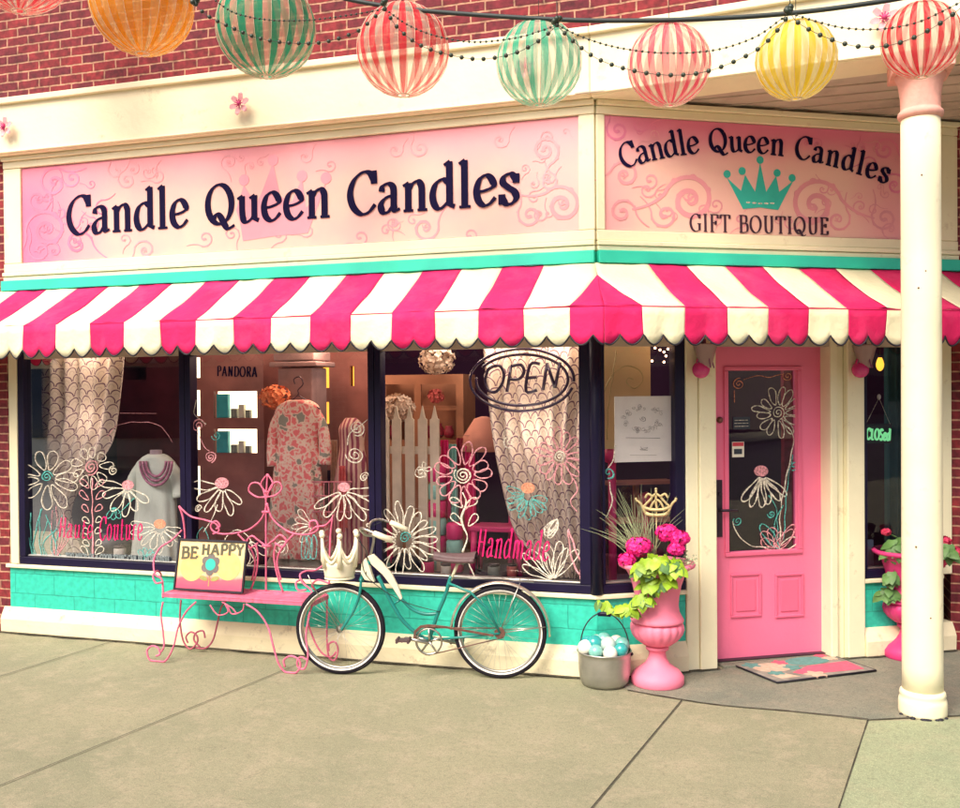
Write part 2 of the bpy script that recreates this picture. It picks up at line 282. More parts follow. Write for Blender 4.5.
# ------------------------------------------------------------------ lettering: strokes drawn with a broad pen
G={
'C':(.62,['c .60 .60 .50 .74 .32 .76 .12 .62 .03 .38 .10 .14 .28 .0 .46 .02 .62 .16','l .59 .78 .60 .54']),
'Q':(.74,['o .36 .38 .31 .38','c .20 .10 .28 .19 .38 .14 .47 .0 .58 -.10 .74 -.04']),
'a':(.48,['c .07 .38 .10 .48 .22 .52 .33 .46 .35 .32 .35 .10 .39 .02 .49 .05','c .34 .30 .16 .26 .05 .14 .09 .01 .21 .0 .34 .12']),
'n':(.55,['l .12 .50 .12 .0','l .0 .45 .13 .51','l .01 .0 .23 .0','c .12 .36 .22 .48 .34 .52 .42 .44 .43 .30 .43 .0','l .33 .0 .55 .0']),
'd':(.54,['c .39 .46 .26 .52 .11 .44 .04 .25 .09 .06 .22 .0 .40 .12','l .42 .83 .42 .06 .53 .02','l .30 .77 .43 .84']),
'l':(.27,['l .13 .83 .13 .0','l .01 .77 .14 .84','l .01 .0 .26 .0']),
'e':(.47,['c .06 .25 .22 .26 .41 .33 .36 .47 .24 .53 .11 .46 .04 .28 .08 .09 .20 .0 .32 .02 .45 .13']),
'u':(.55,['c .12 .50 .12 .22 .15 .05 .24 .0 .36 .06 .43 .14','l .43 .50 .43 .06 .54 .02','l .0 .45 .13 .51','l .31 .45 .44 .51']),
's':(.38,['c .34 .42 .24 .52 .10 .49 .06 .38 .17 .29 .31 .20 .34 .09 .25 .0 .13 .0 .04 .10','l .345 .52 .345 .36','l .035 .17 .035 -.01']),
't':(.36,['c .14 .68 .14 .12 .20 .01 .34 .06','l .02 .48 .32 .48']),
'o':(.50,['o .24 .26 .20 .26']),
'r':(.38,['l .12 .50 .12 .0','c .12 .34 .22 .50 .36 .48']),
'm':(.80,['l .1 .5 .1 0','c .1 .36 .2 .5 .32 .48 .38 .36 .38 0','c .38 .36 .48 .5 .6 .48 .68 .36 .68 0']),
'h':(.52,['l .12 .90 .12 .0','c .12 .36 .25 .52 .40 .46 .43 .3 .43 0']),
'G':(.66,['c .58 .60 .46 .74 .28 .75 .10 .60 .04 .36 .12 .12 .30 .0 .46 .02 .58 .08','l .57 .34 .57 .04','l .44 .34 .66 .34','l .58 .76 .58 .58']),
'I':(.28,['l .14 .76 .14 0','l .03 .76 .25 .76','l .03 0 .25 0']),
'F':(.50,['l .13 .76 .13 0','l .03 0 .25 0','l .03 .76 .48 .76','l .48 .76 .48 .60','l .13 .40 .36 .40','l .36 .48 .36 .31']),
'T':(.60,['l .30 .76 .30 0','l .19 0 .41 0','l .03 .76 .57 .76','l .03 .76 .03 .60','l .57 .76 .57 .60']),
'B':(.54,['l .13 .76 .13 0','c .03 .76 .30 .76 .44 .70 .44 .48 .30 .41 .13 .41','c .13 .41 .34 .41 .50 .34 .50 .08 .32 .0 .03 .0']),
'O':(.70,['o .35 .38 .31 .38']),
'U':(.66,['c .15 .76 .15 .26 .20 .06 .34 .0 .48 .06 .53 .26 .53 .76','l .04 .76 .26 .76','l .44 .76 .62 .76']),
'E':(.52,['l .13 .76 .13 0','l .03 0 .49 0','l .49 .0 .49 .16','l .03 .76 .47 .76','l .47 .76 .47 .61','l .13 .40 .36 .40','l .36 .48 .36 .31']),
'H':(.64,['l .13 .76 .13 0','l .51 .76 .51 0','l .13 .40 .51 .40']),
'A':(.64,['l .32 .76 .06 0','l .32 .76 .58 0','l .15 .26 .49 .26']),
'P':(.52,['l .13 .76 .13 0','c .13 .75 .34 .76 .47 .68 .47 .46 .34 .38 .13 .38']),
'Y':(.60,['l .30 .36 .30 0','l .30 .38 .06 .76','l .30 .38 .54 .76']),
'N':(.64,['l .13 0 .13 .76','l .13 .76 .51 0','l .51 0 .51 .76']),
'D':(.62,['l .13 .76 .13 0','c .13 .76 .36 .75 .54 .60 .56 .30 .44 .06 .13 .0']),
'R':(.58,['l .13 .76 .13 0','c .13 .75 .34 .76 .47 .68 .47 .46 .34 .38 .13 .38','l .28 .38 .54 0']),
'L':(.48,['l .13 .76 .13 0','l .13 0 .45 0']),
'S':(.50,['c .44 .64 .30 .77 .10 .70 .08 .50 .26 .40 .44 .28 .42 .06 .22 -.01 .05 .12']),
'M':(.76,['l .12 0 .12 .76','l .12 .76 .38 .2','l .38 .2 .64 .76','l .64 .76 .64 0']),
'W':(.84,['l .04 .76 .22 0','l .22 0 .42 .6','l .42 .6 .62 0','l .62 0 .80 .76']),
'K':(.58,['l .13 .76 .13 0','l .13 .34 .50 .76','l .24 .46 .54 0']),
'i':(.22,['l .1 .5 .1 0']),
' ':(.30,[])}
def strokes(ch):
    w,ss=G[ch]; out=[]
    for q in ss:
        t=q.split(); k=t[0]; v=[float(x) for x in t[1:]]
        if k=='o': p=[(v[0]+v[2]*cos(a*2*pi/28+.7),v[1]+v[3]*sin(a*2*pi/28+.7)) for a in range(29)]
        else:
            p=[(v[i],v[i+1]) for i in range(0,len(v),2)]
            if k=='c': p=catm(p,6)
        out.append(p)
    return w,out
def write(mb, W, text, path, height, o, pen=.11, thin=.4, th=.004, m=0, track=.06, nib=.25, fit=True, slant=0):
    """path: fn(d)->(s,z,angle) with d 0..1 ; height is the size of one unit; text stretched to fill the path"""
    tot=sum(G[c][0]+track for c in text)-track; L=path(None); x=0; k=0
    sx=L/tot if fit else height
    for c in text:
        w,ss=strokes(c)
        cs,cz,ca=path((x+w/2)/tot)
        for p in ss:
            q=[]
            for (a,b) in p:
                u=(a-w/2)*sx+slant*b*height; v=b*height; q.append((cs+u*cos(ca)-v*sin(ca), cz+u*sin(ca)+v*cos(ca)))
            ws=[]
            for i in range(len(q)):
                a=q[max(0,i-1)]; b=q[min(len(q)-1,i+1)]; d=atan2(b[1]-a[1],b[0]-a[0])-ca
                ws.append(height*pen*.5*max(thin,abs(sin(d-nib))))
            mb.ribbon(W,q,ws,o,th+k*.00012,m); k+=1
        x+=w+track
def line_path(p0,p1):
    L=math.hypot(p1[0]-p0[0],p1[1]-p0[1]); a=atan2(p1[1]-p0[1],p1[0]-p0[0])
    return lambda d: L if d is None else (p0[0]+(p1[0]-p0[0])*d, p0[1]+(p1[1]-p0[1])*d, a)
def curve_path(p0,pm,p1):                       # quadratic through three points
    c=(2*pm[0]-.5*(p0[0]+p1[0]), 2*pm[1]-.5*(p0[1]+p1[1]))
    def f(d):
        if d is None: return math.hypot(pm[0]-p0[0],pm[1]-p0[1])+math.hypot(p1[0]-pm[0],p1[1]-pm[1])
        x=(1-d)**2*p0[0]+2*d*(1-d)*c[0]+d*d*p1[0]; z=(1-d)**2*p0[1]+2*d*(1-d)*c[1]+d*d*p1[1]
        dx=2*(1-d)*(c[0]-p0[0])+2*d*(p1[0]-c[0]); dz=2*(1-d)*(c[1]-p0[1])+2*d*(p1[1]-c[1]); return (x,z,atan2(dz,dx))
    return f
def spiral_pts(cx,cy,r,turns=2.2,a0=0,sg=1,n=36,r0=.08):
    return [(cx+r*(r0+(1-r0)*(i/n))*cos(a0+sg*2*pi*turns*i/n), cy+r*(r0+(1-r0)*(i/n))*sin(a0+sg*2*pi*turns*i/n)) for i in range(n+1)]
def petal_pts(cx,cy,a,r0,ln,wd,n=12):
    out=[]
    for i in range(n):
        t=2*pi*i/n; u=r0+ln*.5*(1-cos(t)); v=wd*.5*sin(t)*(.55+.45*(u-r0)/ln*1.3); out.append((cx+u*cos(a)-v*sin(a), cy+u*sin(a)+v*cos(a)))
    return out

# ================================================================== SETTING
mb=MB(); mb.box(-40,40,-4.9,30,-.3,0.0); struct(mb.build('pavement',M['walk']))
mb=MB(); mb.box(-200,200,-200,200,-.40,-.31); struct(mb.build('ground',M['asph']))
mb=MB(); mb.box(-40,40,-16,-5.06,-.3,-.14); struct(mb.build('road',M['asph']))
mb=MB(); mb.box(-40,40,-5.055,-4.905,-.3,.004); struct(mb.build('kerb',M['walk'],bevel=.015))
mb=MB(); mb.box(-40,40,-20.5,-16.005,-.3,.0); struct(mb.build('far_pavement',M['walk']))
# darker entrance slab and the paler slab at the corner post, 4 mm sheets on the pavement
def sheet(name, pts, z, m):
    mb=MB(); b=len(mb.v); mb.v+= [Vector((p[0],p[1],z)) for p in pts]; mb.face(list(range(len(pts)))); return struct(mb.build(name,m))
g=hitG
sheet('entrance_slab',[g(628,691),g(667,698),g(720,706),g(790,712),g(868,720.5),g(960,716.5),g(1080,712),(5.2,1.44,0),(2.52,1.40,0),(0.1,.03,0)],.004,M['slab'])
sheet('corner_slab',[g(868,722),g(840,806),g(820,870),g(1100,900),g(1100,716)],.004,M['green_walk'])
def groove(p, w=.012):
    q=catm([tuple(x) for x in p],5) if len(p)>2 else [tuple(x) for x in p]; mb=MB(); 
    for i in range(len(q)-1):
        a=Vector(q[i]);b=Vector(q[i+1]); d=(b-a).normalized(); n=Vector((-d.y,d.x,0)); z=Vector((0,0,.0085))
        w1=w*(.7+.6*random.random()); mb.quad(a-n*w1+z,b-n*w1+z,b+n*w1+z,a+n*w1+z)
    return struct(mb.build('pavement_joint',M['black']))
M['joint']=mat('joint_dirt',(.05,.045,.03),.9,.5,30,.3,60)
for pts in ([g(-60,696),g(116,641)],[g(-40,803),g(335,650)],[g(868,721),g(840,806),g(826,850)],[g(566,840),g(682,701)],
            [g(628,691),g(667,698),g(720,706),g(790,712),g(868,720)],[g(868,721),g(905,719),g(1000,715)]):
    q=groove(pts,.0042); q.data.materials[0]=M['joint']
def grime_shade(W,s0,s1,o,name='wall_foot_grime_shade'):       # dirt plus painted contact shadow where the plinth meets the pavement
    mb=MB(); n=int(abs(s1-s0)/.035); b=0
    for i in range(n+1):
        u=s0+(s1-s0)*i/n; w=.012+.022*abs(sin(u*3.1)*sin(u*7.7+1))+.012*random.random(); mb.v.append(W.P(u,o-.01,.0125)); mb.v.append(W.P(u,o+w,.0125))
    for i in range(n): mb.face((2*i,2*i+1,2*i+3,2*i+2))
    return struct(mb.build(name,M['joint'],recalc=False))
grime_shade(WL,-5.15,.02,.05); grime_shade(WR,.0,.68,.05); grime_shade(WR,.68,.92,.035); grime_shade(WR,1.84,2.11,.035); grime_shade(WR,2.11,2.88,.05)
# ================================================================== THE SHOP
shop=thing('candle_shop','old red brick corner shop with cream fascia, teal base, big display windows and pink door','building',(0,0,0))
# brick above the beam, following the beam's slight bend
BEND=[(-9,.12),(0,.12),(2.07,.315),(4.2,.52)]     # front face of the beam: x, distance in front of the wall
def band(mb, pts, back, z0, z1, m=0):
    for (x0,o0),(x1,o1) in zip(pts[:-1],pts[1:]):
        mb.hexa([(x0,-o0,z0),(x1,-o1,z0),(x1,-o1+back,z0),(x0,-o0+back,z0),(x0,-o0,z1),(x1,-o1,z1),(x1,-o1+back,z1),(x0,-o0+back,z1)],m)
mb=MB(); band(mb,[(x,o-.05) for x,o in BEND],.4,4.507,7.6)
mb.wbox(WL,-9,-5.06,-.35,-.0,-.05,4.04)                           # brick pier at the left
P0=WR.P(2.88,0,0); mb.box(P0.x,P0.x+4,P0.y,P0.y+.35,-.05,4.04)      # brick pier right of the entrance
mb.build('brick_wall',M['brick'],shop)
# beam
mb=MB(); band(mb,BEND,.34,4.04,4.50)
fm=mb.build('fascia_beam',M['cream'],shop,bevel=.012)
mb=MB(); band(mb,[(x,o+.035) for x,o in BEND],.06,4.455,4.504); band(mb,[(x,o+.02) for x,o in BEND],.05,4.047,4.062); mb.build('beam_moulding',M['cream2'],fm,bevel=.006)
# porch ceiling with its boards
mb=MB(); mb.box(-.2,6,-.1,3.2,4.062,4.10)
for i in range(9): mb.box(-.1,6,-.15+i*.21,-.143+i*.21,4.052,4.061)
mb.build('porch_ceiling',M['soffit'],shop)
# wall behind the signs, trims
def fascia(W,s0,s1):
    mb=MB(); mb.wbox(W,s0,s1,-.12,-.01,2.99,4.04); mb.build('fascia_panel',M['cream2'],shop)
fascia(WL,-5.05,-.0); fascia(WR,.0,2.87)
def trims(W,s0,s1,a,b_):
    mb=MB(); mb.wbox(W,s0,a,-.01,.03,3.14,3.94); mb.wbox(W,b_,s1,-.01,.03,3.14,3.94)
    mb.wbox(W,s0,s1,-.01,.035,3.943,4.0); mb.wbox(W,s0,s1,-.01,.062,4.002,4.038)
    mb.wbox(W,s0,s1,-.01,.035,3.065,3.137); mb.wbox(W,s0,s1,-.01,.058,3.03,3.062); mb.wbox(W,s0,s1,-.01,.045,2.993,3.027)
    mb.build('sign_surround',M['cream'],shop,bevel=.006)
    mb=MB(); mb.wbox(W,s0,s1,-.01,.075,2.905,2.99); mb.build('teal_strip',M['teal_trim'],shop,bevel=.005)
    mb=MB(); mb.wbox(W,s0,s1,-.06,-.003,2.33,2.90); mb.build('header_board',M['soffit'],shop)
trims(WL,-5.05,.012,-4.873,-.10); trims(WR,.012,2.93,.073,2.487)
# low wall: teal block courses on a cream plinth, cream sill above
def lowwall(W,s0,s1,mt,e0=0,e1=0):
    mb=MB(); mb.wbox(W,s0,s1,-.30,.0,.19,.552); mb.build('block_wall',mt,shop)
    mb=MB(); P=W.P
    a,b_=s0-e0,s1+e1
    pts=[(.045,-.05),(.052,.12),(.035,.16),(.005,.217),(-.3,.217),(-.3,-.05)]
    n=24
    for i in range(n):
        u0=a+(b_-a)*i/n; u1=a+(b_-a)*(i+1)/n
        for (o0,z0),(o1,z1) in zip(pts[:3],pts[1:4]): mb.quad(P(u0,o0,z0),P(u1,o0,z0),P(u1,o1,z1),P(u0,o1,z1))
        mb.quad(P(u0,.005,.217),P(u1,.005,.217),P(u1,-.3,.217),P(u0,-.3,.217))
    for u in (a,b_): 
        k=len(mb.v); mb.v+=[P(u,o,z) for o,z in pts]; mb.face([k+i for i in range(6)])
    mb.build('plinth',M['base'],shop,recalc=False)
    mb=MB(); mb.wbox(W,s0-.02,s1,-.1,.03,.556,.586); mb.build('sill',M['cream'],shop,bevel=.005)
lowwall(WL,-5.06,.0,M['blocks'],.06,.02)
lowwall(WR,.0,.672,M['blocks_r']); lowwall(WR,2.115,2.80,M['blocks_r'],0,.09)
# pilasters
mb=MB(); mb.wbox(WL,-5.02,-4.95,-.12,.02,.59,2.90); mb.wbox(WL,-5.055,-5.022,-.12,.0,.59,4.03); mb.build('pilaster',M['cream2'],shop,bevel=.006)
mb=MB(); mb.wbox(WR,.676,.772,-.2,.018,-.02,2.90); mb.wbox(WR,.775,.905,-.2,.035,-.02,2.90); mb.build('pilaster',M['cream'],shop,bevel=.008)
mb=MB(); mb.wbox(WR,1.842,1.90,-.2,.012,-.02,2.90); mb.wbox(WR,1.903,1.965,-.2,-.012,-.02,2.90); mb.wbox(WR,1.968,2.112,-.2,.035,-.02,2.90); mb.build('pilaster',M['cream'],shop,bevel=.008)
mb=MB(); mb.wbox(WR,2.74,2.872,-.2,.03,.59,2.90); mb.wbox(WR,2.60,2.872,-.18,.02,3.05,4.04); mb.build('pilaster',M['cream'],shop,bevel=.008)
# column of the porch
cc=Vector((2.062,-.205,0)); 
mb=MB(); mb.lathe(cc,[(.118,.12),(.118,.3),(.117,1.2),(.115,2.4),(.113,3.70)],40)
col_=mb.build('column',M['cream'],shop)
mb=MB(); mb.lathe(cc,[(.137,.0),(.140,.02),(.140,.075),(.136,.10),(.128,.112),(.134,.125),(.130,.145),(.119,.155)],40); mb.build('column_base',M['cream'],col_)
mb=MB(); mb.lathe(cc,[(.113,3.66),(.128,3.675),(.132,3.69),(.128,3.705),(.113,3.72),(.116,3.80),(.128,3.88),(.150,3.93)],40)
mb.box(cc.x-.17,cc.x+.17,cc.y-.17,cc.y+.17,3.931,4.038); M['capital']=mat('capital_rose_paint',(.78,.40,.33),.7,.15,14,.3,40); mb.build('column_capital',M['capital'],col_,bevel=.006)
mb=MB()
for k in range(5): mb=MB(); mb.ball(cc+Vector((-.05+k*.02,-.112,(1.05,2.62,3.3,2.72,.62)[k])),.006,8); mb.build('screw_head',M['rust'],col_)
mb=MB()
for k in range(16):
    a=-pi*.5+random.uniform(-1.2,1.2); r=.139; p=cc+Vector((r*cos(a),r*sin(a),.006)); mb=MB(); mb.ball(p,.010+random.random()*.012,6,0,(1,1,.5)); mb.build('worn_patch',M['black'],col_)

# ---------------- windows
def framed(W,s0,s1,label=None,fl=.05,fr=.05,top=2.9,go=-.035,o1=.012):
    mb=MB(); z0=.589
    mb.wbox(W,s0,s1,-.09,o1,z0,z0+.062); mb.wbox(W,s0,s1,-.09,o1,top-.3,top)
    mb.wbox(W,s0,s0+fl,-.09,o1,z0+.064,top-.302); mb.wbox(W,s1-fr,s1,-.09,o1,z0+.064,top-.302)
    mb.wbox(W,s0+fl+.002,s1-fr-.002,-.08,-.012,z0+.064,z0+.078,1)
    w=mb.build('window',[M['navy'],M['steel']],shop,bevel=.004)
    mb=MB(); mb.quad(W.P(s0+fl,go,z0+.06),W.P(s1-fr,go,z0+.06),W.P(s1-fr,go,top-.3),W.P(s0+fl,go,top-.3)); mb.build('glass_pane',M['glass'],w)
    return w
win1=framed(WL,-4.948,-3.312,fl=.06,fr=.05); win2=framed(WL,-3.308,-1.672); win3=framed(WL,-1.668,-.03,fr=.085)
win4=framed(WR,.03,.672,fl=.035,fr=.075); win5=framed(WR,2.115,2.735,fl=.035,fr=.05)
mb=MB(); mb.tube([Vector((0,.005,.59)),Vector((0,.005,2.9))],.045,12); mb.build('corner_post',M['navy'],shop)
# ---------------- painted doodles on the glass (real raised paint on the pane)
GO=-.030
class Doodle:
    def __init__(s,W,o=GO): s.W,s.o,s.mb=W,o,MB()
    def line(s,pts,r,m=0,closed=False,smooth=True):
        q=catm(pts,5,closed) if smooth and len(pts)>2 else pts
        s.mb.tube(px(s.W,[(x+.5*sin(y*.31+x*.17),y+.4*sin(x*.37)) for x,y in q],s.o),[r*(.42+.62*abs(sin(i*.23+(q[0][0]*7.3)))**.8) for i in range(len(q))],6,m,closed=closed,flat=s.W.n); return s
    def petals(s,cx,cy,n,r0,ln,wd,r=.006,m=0,a0=0,a1=2*pi,jit=.15):
        for i in range(n):
            a=a0+(a1-a0)*(i+random.uniform(-.16,.16))/(n if abs(a1-a0)>6 else max(1,n-1)); l=ln*(1+random.uniform(-jit*1.5,jit*1.3))
            s.line(petal_pts(cx,cy,a,r0,l,wd*(1+random.uniform(-jit,jit))),r,m,True)
        return s
    def spiral(s,cx,cy,r,turns=2.2,a0=0,sg=1,rr=.006,m=0): s.line(spiral_pts(cx,cy,r,turns,a0,sg),rr,m,smooth=False); return s
    def dome(s,cx,cy,r,m=0):
        P=px(s.W,[(cx+r*cos(t),cy+r*.8*sin(t)) for t in [2*pi*i/14 for i in range(14)]],s.o); s.mb.prism(P,s.W.n,.004,m); return s
    def done(s,name,parent): return s.mb.build(name,[M['white_line'],M['pink_line'],M['teal_line'],M['hot_line'],M['orange_line']],parent)
M['orange_line']=paintline('coral_paint',(.80,.33,.20))
d=Doodle(WL); d.petals(47,478,10,8,24,10,.005,0,.3); d.spiral(47,477,6,2,m=2); d.done('painted_flower',win1)
d=Doodle(WL)
for k in range(9): 
    x=28+k*4; d.line([(x+4,562),(x-2+random.uniform(-4,6),545),(x+random.uniform(-8,10),520+random.uniform(-12,14))],.004,2)
for k in range(7):
    x=50+k*3; d.line([(54,560),(x,540),(x+random.uniform(-4,4),505+random.random()*20)],.003,1)
d.done('painted_grass',win1)
d=Doodle(WL); d.petals(91,467,9,9,12,9,.005,0); d.spiral(91,467,8,2.3,m=1,rr=.007); d.line([(92,478),(92.5,520),(93,562)],.010,1)
for y,l in ((485,11),(497,12),(509,9),(520,7),(531,7),(543,7),(552,11)):
    d.line(petal_pts(90,y+4,pi+.75,2,l,6),.005,1 if y<515 else 0,True); d.line(petal_pts(94,y+4,-.75,2,l,6),.005,1 if y<515 else 0,True)
d.done('painted_flower',win1)
d=Doodle(WL); d.petals(128,488,6,4,25,8,.006,0,.6,3.3); d.dome(128,485,6,1); d.line([(134,498),(124,508),(118,514)],.004,2)
for a in (2.2,1.6,1.0): d.line(petal_pts(114,508,a,0,12,6),.004,2,True)
d.done('painted_flower',win1)
d=Doodle(WL); d.petals(160,527,8,6,20,7,.004,0,.2,3.3); d.dome(160,524,6,4); d.done('painted_flower',win1)
d=Doodle(WL); d.spiral(113,471,5,1.8); d.line([(107,436),(118,425),(140,422),(160,426),(172,442)],.003,1); d.line([(120,413),(157,413)],.003,1,smooth=False)
for a in (-2.1,-1.6,-1.0,-.6): d.line(petal_pts(145,560,a,0,12,5),.004,2,True)
d.done('painted_swirl',win1)
d=Doodle(WL); d.petals(222,487,6,4,27,9,.0065,0,.75,3.2); d.dome(222,483,7,1); d.line([(218,505),(212,518),(204,532)],.006,0); d.done('painted_flower',win2)
d=Doodle(WL); d.spiral(198,426,7,2,m=1); d.spiral(210,457,6,2.2,m=1); d.spiral(198,509,4,2); d.spiral(216,436,5,1.5,m=2,rr=.004)
d.line([(198,433),(203,445),(210,451)],.004,1); d.line([(196,400),(194,412),(200,420),(206,424)],.004,0); d.done('painted_swirl',win2)
d=Doodle(WL); d.line([(224,545),(228,535),(240,530),(250,540),(256,555),(250,565)],.005,0); d.petals(247,540,5,4,20,7,.005,0,.6,2.7); d.spiral(281,548,8,2.2)
for x in (309,314,305): d.line(petal_pts(x,535,1.6,0,24,8),.005,2,True)
d.line([(203,527),(198,534),(198,545),(205,548),(208,538),(205,528)],.004,2); d.done('painted_flower',win2)
d=Doodle(WL); d.spiral(357,428,8,2.3); d.spiral(355,455,9,2.2,a0=2); d.spiral(364,477,5,2); d.line([(368,420),(350,434),(347,445)],.005,0); d.done('painted_swirl',win2)
d=Doodle(WL); d.petals(344,491,7,4,28,9,.006,0,.1,2.6); d.dome(344,487,6,1); d.petals(312,525,5,3,16,6,.004,0,2.2,4.0); d.done('painted_flower',win2)
d=Doodle(WL); d.petals(404,540,18,9,26,8,.0055,0); d.spiral(405,538,6,2,m=2,rr=.007); d.done('painted_flower',win3)
d=Doodle(WL); d.petals(463,475,13,11,20,11,.0065,1); d.spiral(463,475,9,2.6,rr=.008)
d.line([(463,492),(466,505),(461,520),(467,535),(463,552)],.010,0)
for x,y,a in ((464,508,pi+.6),(464,508,-.6),(463,526,pi+.8),(468,528,-1.0)): d.line(petal_pts(x,y,a,2,14,8),.006,0,True)
d.line([(462,556),(457,563),(455,572)],.006,0); d.line([(463,556),(470,566),(474,577)],.006,0); d.done('painted_flower',win3)
d=Doodle(WL); d.petals(560,457,15,7,20,9,.006,1); d.spiral(560,457,6,2); d.line([(572,478),(578,490),(570,502),(578,512)],.006,1)
for k in range(6): d.line(petal_pts(558,520,1.9+random.random()*.6,0,14+6*k%9,8),.005,0,True)
d.done('painted_flower',win3)
d=Doodle(WL); d.petals(528,497,11,4,16,7,.004,2,.2,3.6); d.dome(528,488,7,4); d.spiral(510,443,8,2); d.line([(503,440),(506,430),(516,432),(520,440)],.005,0); d.done('painted_flower',win3)
d=Doodle(WL); d.petals(553,580,8,2,36,9,.005,0,-2.7,-.9,.1); d.line([(590,540),(580,575),(586,578),(594,552),(592,538),(588,560),(580,560),(572,540),(568,530),(572,560),(580,575)],.008,1); d.done('painted_grass',win3)
d=Doodle(WL); d.petals(424,470,4,1,7,4,.004,0); d.spiral(421,473,6,1.6,m=0,rr=.005); d.done('painted_swirl',win3)
d=Doodle(WR); d.line([(616,445),(612,462),(604,474),(601,482)],.005,0); d.spiral(609,473,6,1.3,rr=.008,m=2); d.line([(609,482),(612,500),(608,515),(602,520)],.005,0); d.done('painted_swirl',win4)
def letters(W,text,a,b_,h_px,o,parent,mt,name='lettering',**kw):
    p0=W.hit(a[0],a[1],o); p1=W.hit(b_[0],b_[1],o); q=W.hit(a[0],a[1]-h_px,o); mb=MB()
    write(mb,W,text,line_path(p0,p1),(q[1]-p0[1]),o,**kw); return mb.build(name,mt,parent)
letters(WL,'Haute',(58,537),(92,539),26,GO,win1,M['hot_line'],pen=.048,thin=.7,track=.14,th=.0008,slant=.12)
letters(WL,'Couture',(99,540),(142,540),30,GO,win1,M['hot_line'],pen=.048,thin=.7,track=.14,th=.0008,slant=.12)
letters(WL,'Handmade',(476,556),(548,561),36,GO,win3,M['hot_line'],pen=.048,thin=.7,track=.14,th=.0008,slant=.12)
M['decal']=mat('silver_decal',(.20,.24,.25),.5,.1,20,0); M['decalb']=mat('decal_strip',(.03,.04,.06),.5,.1,20,0)
mb=MB(); a=WL.hit(64,552,-.040); b_=WL.hit(172,560,-.040); z0=WL.hit(64,561,-.04)[1]; mb.wbox(WL,a[0],b_[0],-.044,-.040,z0,a[1]); mb.build('decal_strip',M['decalb'],win1)
letters(WL,'TOO MUCH OF A GOOD THING CAN BE WONDERFUL',(66,559.5),(171,563.5),8.5,-.033,win1,M['decal'],pen=.13,thin=.8,track=.12)

# ---------------- door
DO=-.12
def dR(x,y): return hitR(x,y,DO)
sL,_=dR(715.5,500); sR_,_=dR(824.5,500); zt=dR(716,345)[1]
door=MB(); door.wbox(WR,sL,sR_,DO-.05,DO-.004,.02,zt+.1)
doorm=None
gx0,gz1=dR(727.5,370.5); gx1,_=dR(797,460); gz0=dR(760,551)[1]
mb=MB()
mb.wbox(WR,sL,gx0,DO-.05,DO,.02,zt+.1); mb.wbox(WR,gx1,sR_,DO-.05,DO,.02,zt+.1); mb.wbox(WR,gx0+.0005,gx1-.0005,DO-.05,DO,gz1,zt+.1); mb.wbox(WR,gx0+.0005,gx1-.0005,DO-.05,DO,.02,gz0)
M['dglass']=glassmat('door_glass',(.70,.68,.85),1.7); door_o=mb.build('door',M['door'],shop)
mb=MB()
for (a,b_,c,e) in ((gx0-.035,gx1+.035,gz1,gz1+.03),(gx0-.035,gx1+.035,gz0-.03,gz0),(gx0-.035,gx0,gz0+.001,gz1-.001),(gx1,gx1+.035,gz0+.001,gz1-.001)): mb.wbox(WR,a,b_,DO+.001,DO+.018,c,e)
mb.build('pane_moulding',M['door_in'],door_o,bevel=.006)
mb=MB(); mb.quad(WR.P(gx0,DO-.03,gz0),WR.P(gx1,DO-.03,gz0),WR.P(gx1,DO-.03,gz1),WR.P(gx0,DO-.03,gz1)); mb.build('glass_pane',M['dglass'],door_o)
for (xa,xb) in ((730,760.5),(774.5,803)):
    a,zb=dR(xa,574); b_,_=dR(xb,572); zc=dR(xa,618)[1]
    mb=MB(); w=.018
    for (p,q,r,t) in ((a,b_,zb-w,zb),(a,b_,zc,zc+w),(a,a+w,zc+w,zb-w),(b_-w,b_,zc+w,zb-w)): mb.wbox(WR,p,q,DO+.001,DO+.014,r,t)
    mb.wbox(WR,a+.045,b_-.045,DO+.001,DO+.010,zc+.045,zb-.045); mb.build('door_panel',M['door_in'],door_o,bevel=.006)
h0,h1=dR(714.8,480)[1],dR(716,537)[1]; hs=sL+.028
M['iron']=mat('dark_iron',(.05,.03,.05),.45,.2,20,.1,40,metal=.5)
mb=MB(); mb.wbox(WR,hs-.022,hs+.022,DO+.001,DO+.010,h1,h0)
zz=dR(716,510)[1]; mb.tube([WR.P(hs,DO,zz),WR.P(hs,DO+.05,zz),WR.P(hs+.03,DO+.055,zz),WR.P(hs+.12,DO+.055,zz-.004)],.010,8); mb.tube([WR.P(hs,DO+.005,zz+.12),WR.P(hs,DO+.03,zz+.12)],.014,10); mb.build('handle',M['iron'],door_o)
mb=MB(); p=dR(717.5,420); mb.lathe(WR.P(p[0]+.015,DO,p[1]),[(.024,0),(.024,.01),(.012,.016),(.012,.022)],16,axis=RN); mb.build('lock',M['rust'],door_o)
mb=MB(); mb.wbox(WR,sL-.02,1.86,DO-.1,.03,-.02,.022); mb.build('threshold',M['slab'],shop,bevel=.006)
GD=DO-.022
d=Doodle(WR,GD); d.petals(778,413,13,8,16,7.5,.005,0); d.spiral(778,413,7,2.2,m=0,rr=.005); d.line([(783,424),(792,432),(793,446),(788,470),(782,500),(780,520),(781,542)],.006,0); d.line([(793,455),(789,475),(786,500),(784,540)],.005,2); d.spiral(794,466,5,1.3,m=2); d.done('painted_flower',door_o)
d=Doodle(WR,GD); d.petals(762,475,6,4,31,8,.007,0,.7,2.2); d.dome(761,471,7,1); d.line([(768,495),(776,508),(778,540)],.005,2); d.line([(772,545),(776,520),(783,505)],.005,2); d.done('painted_flower',door_o)
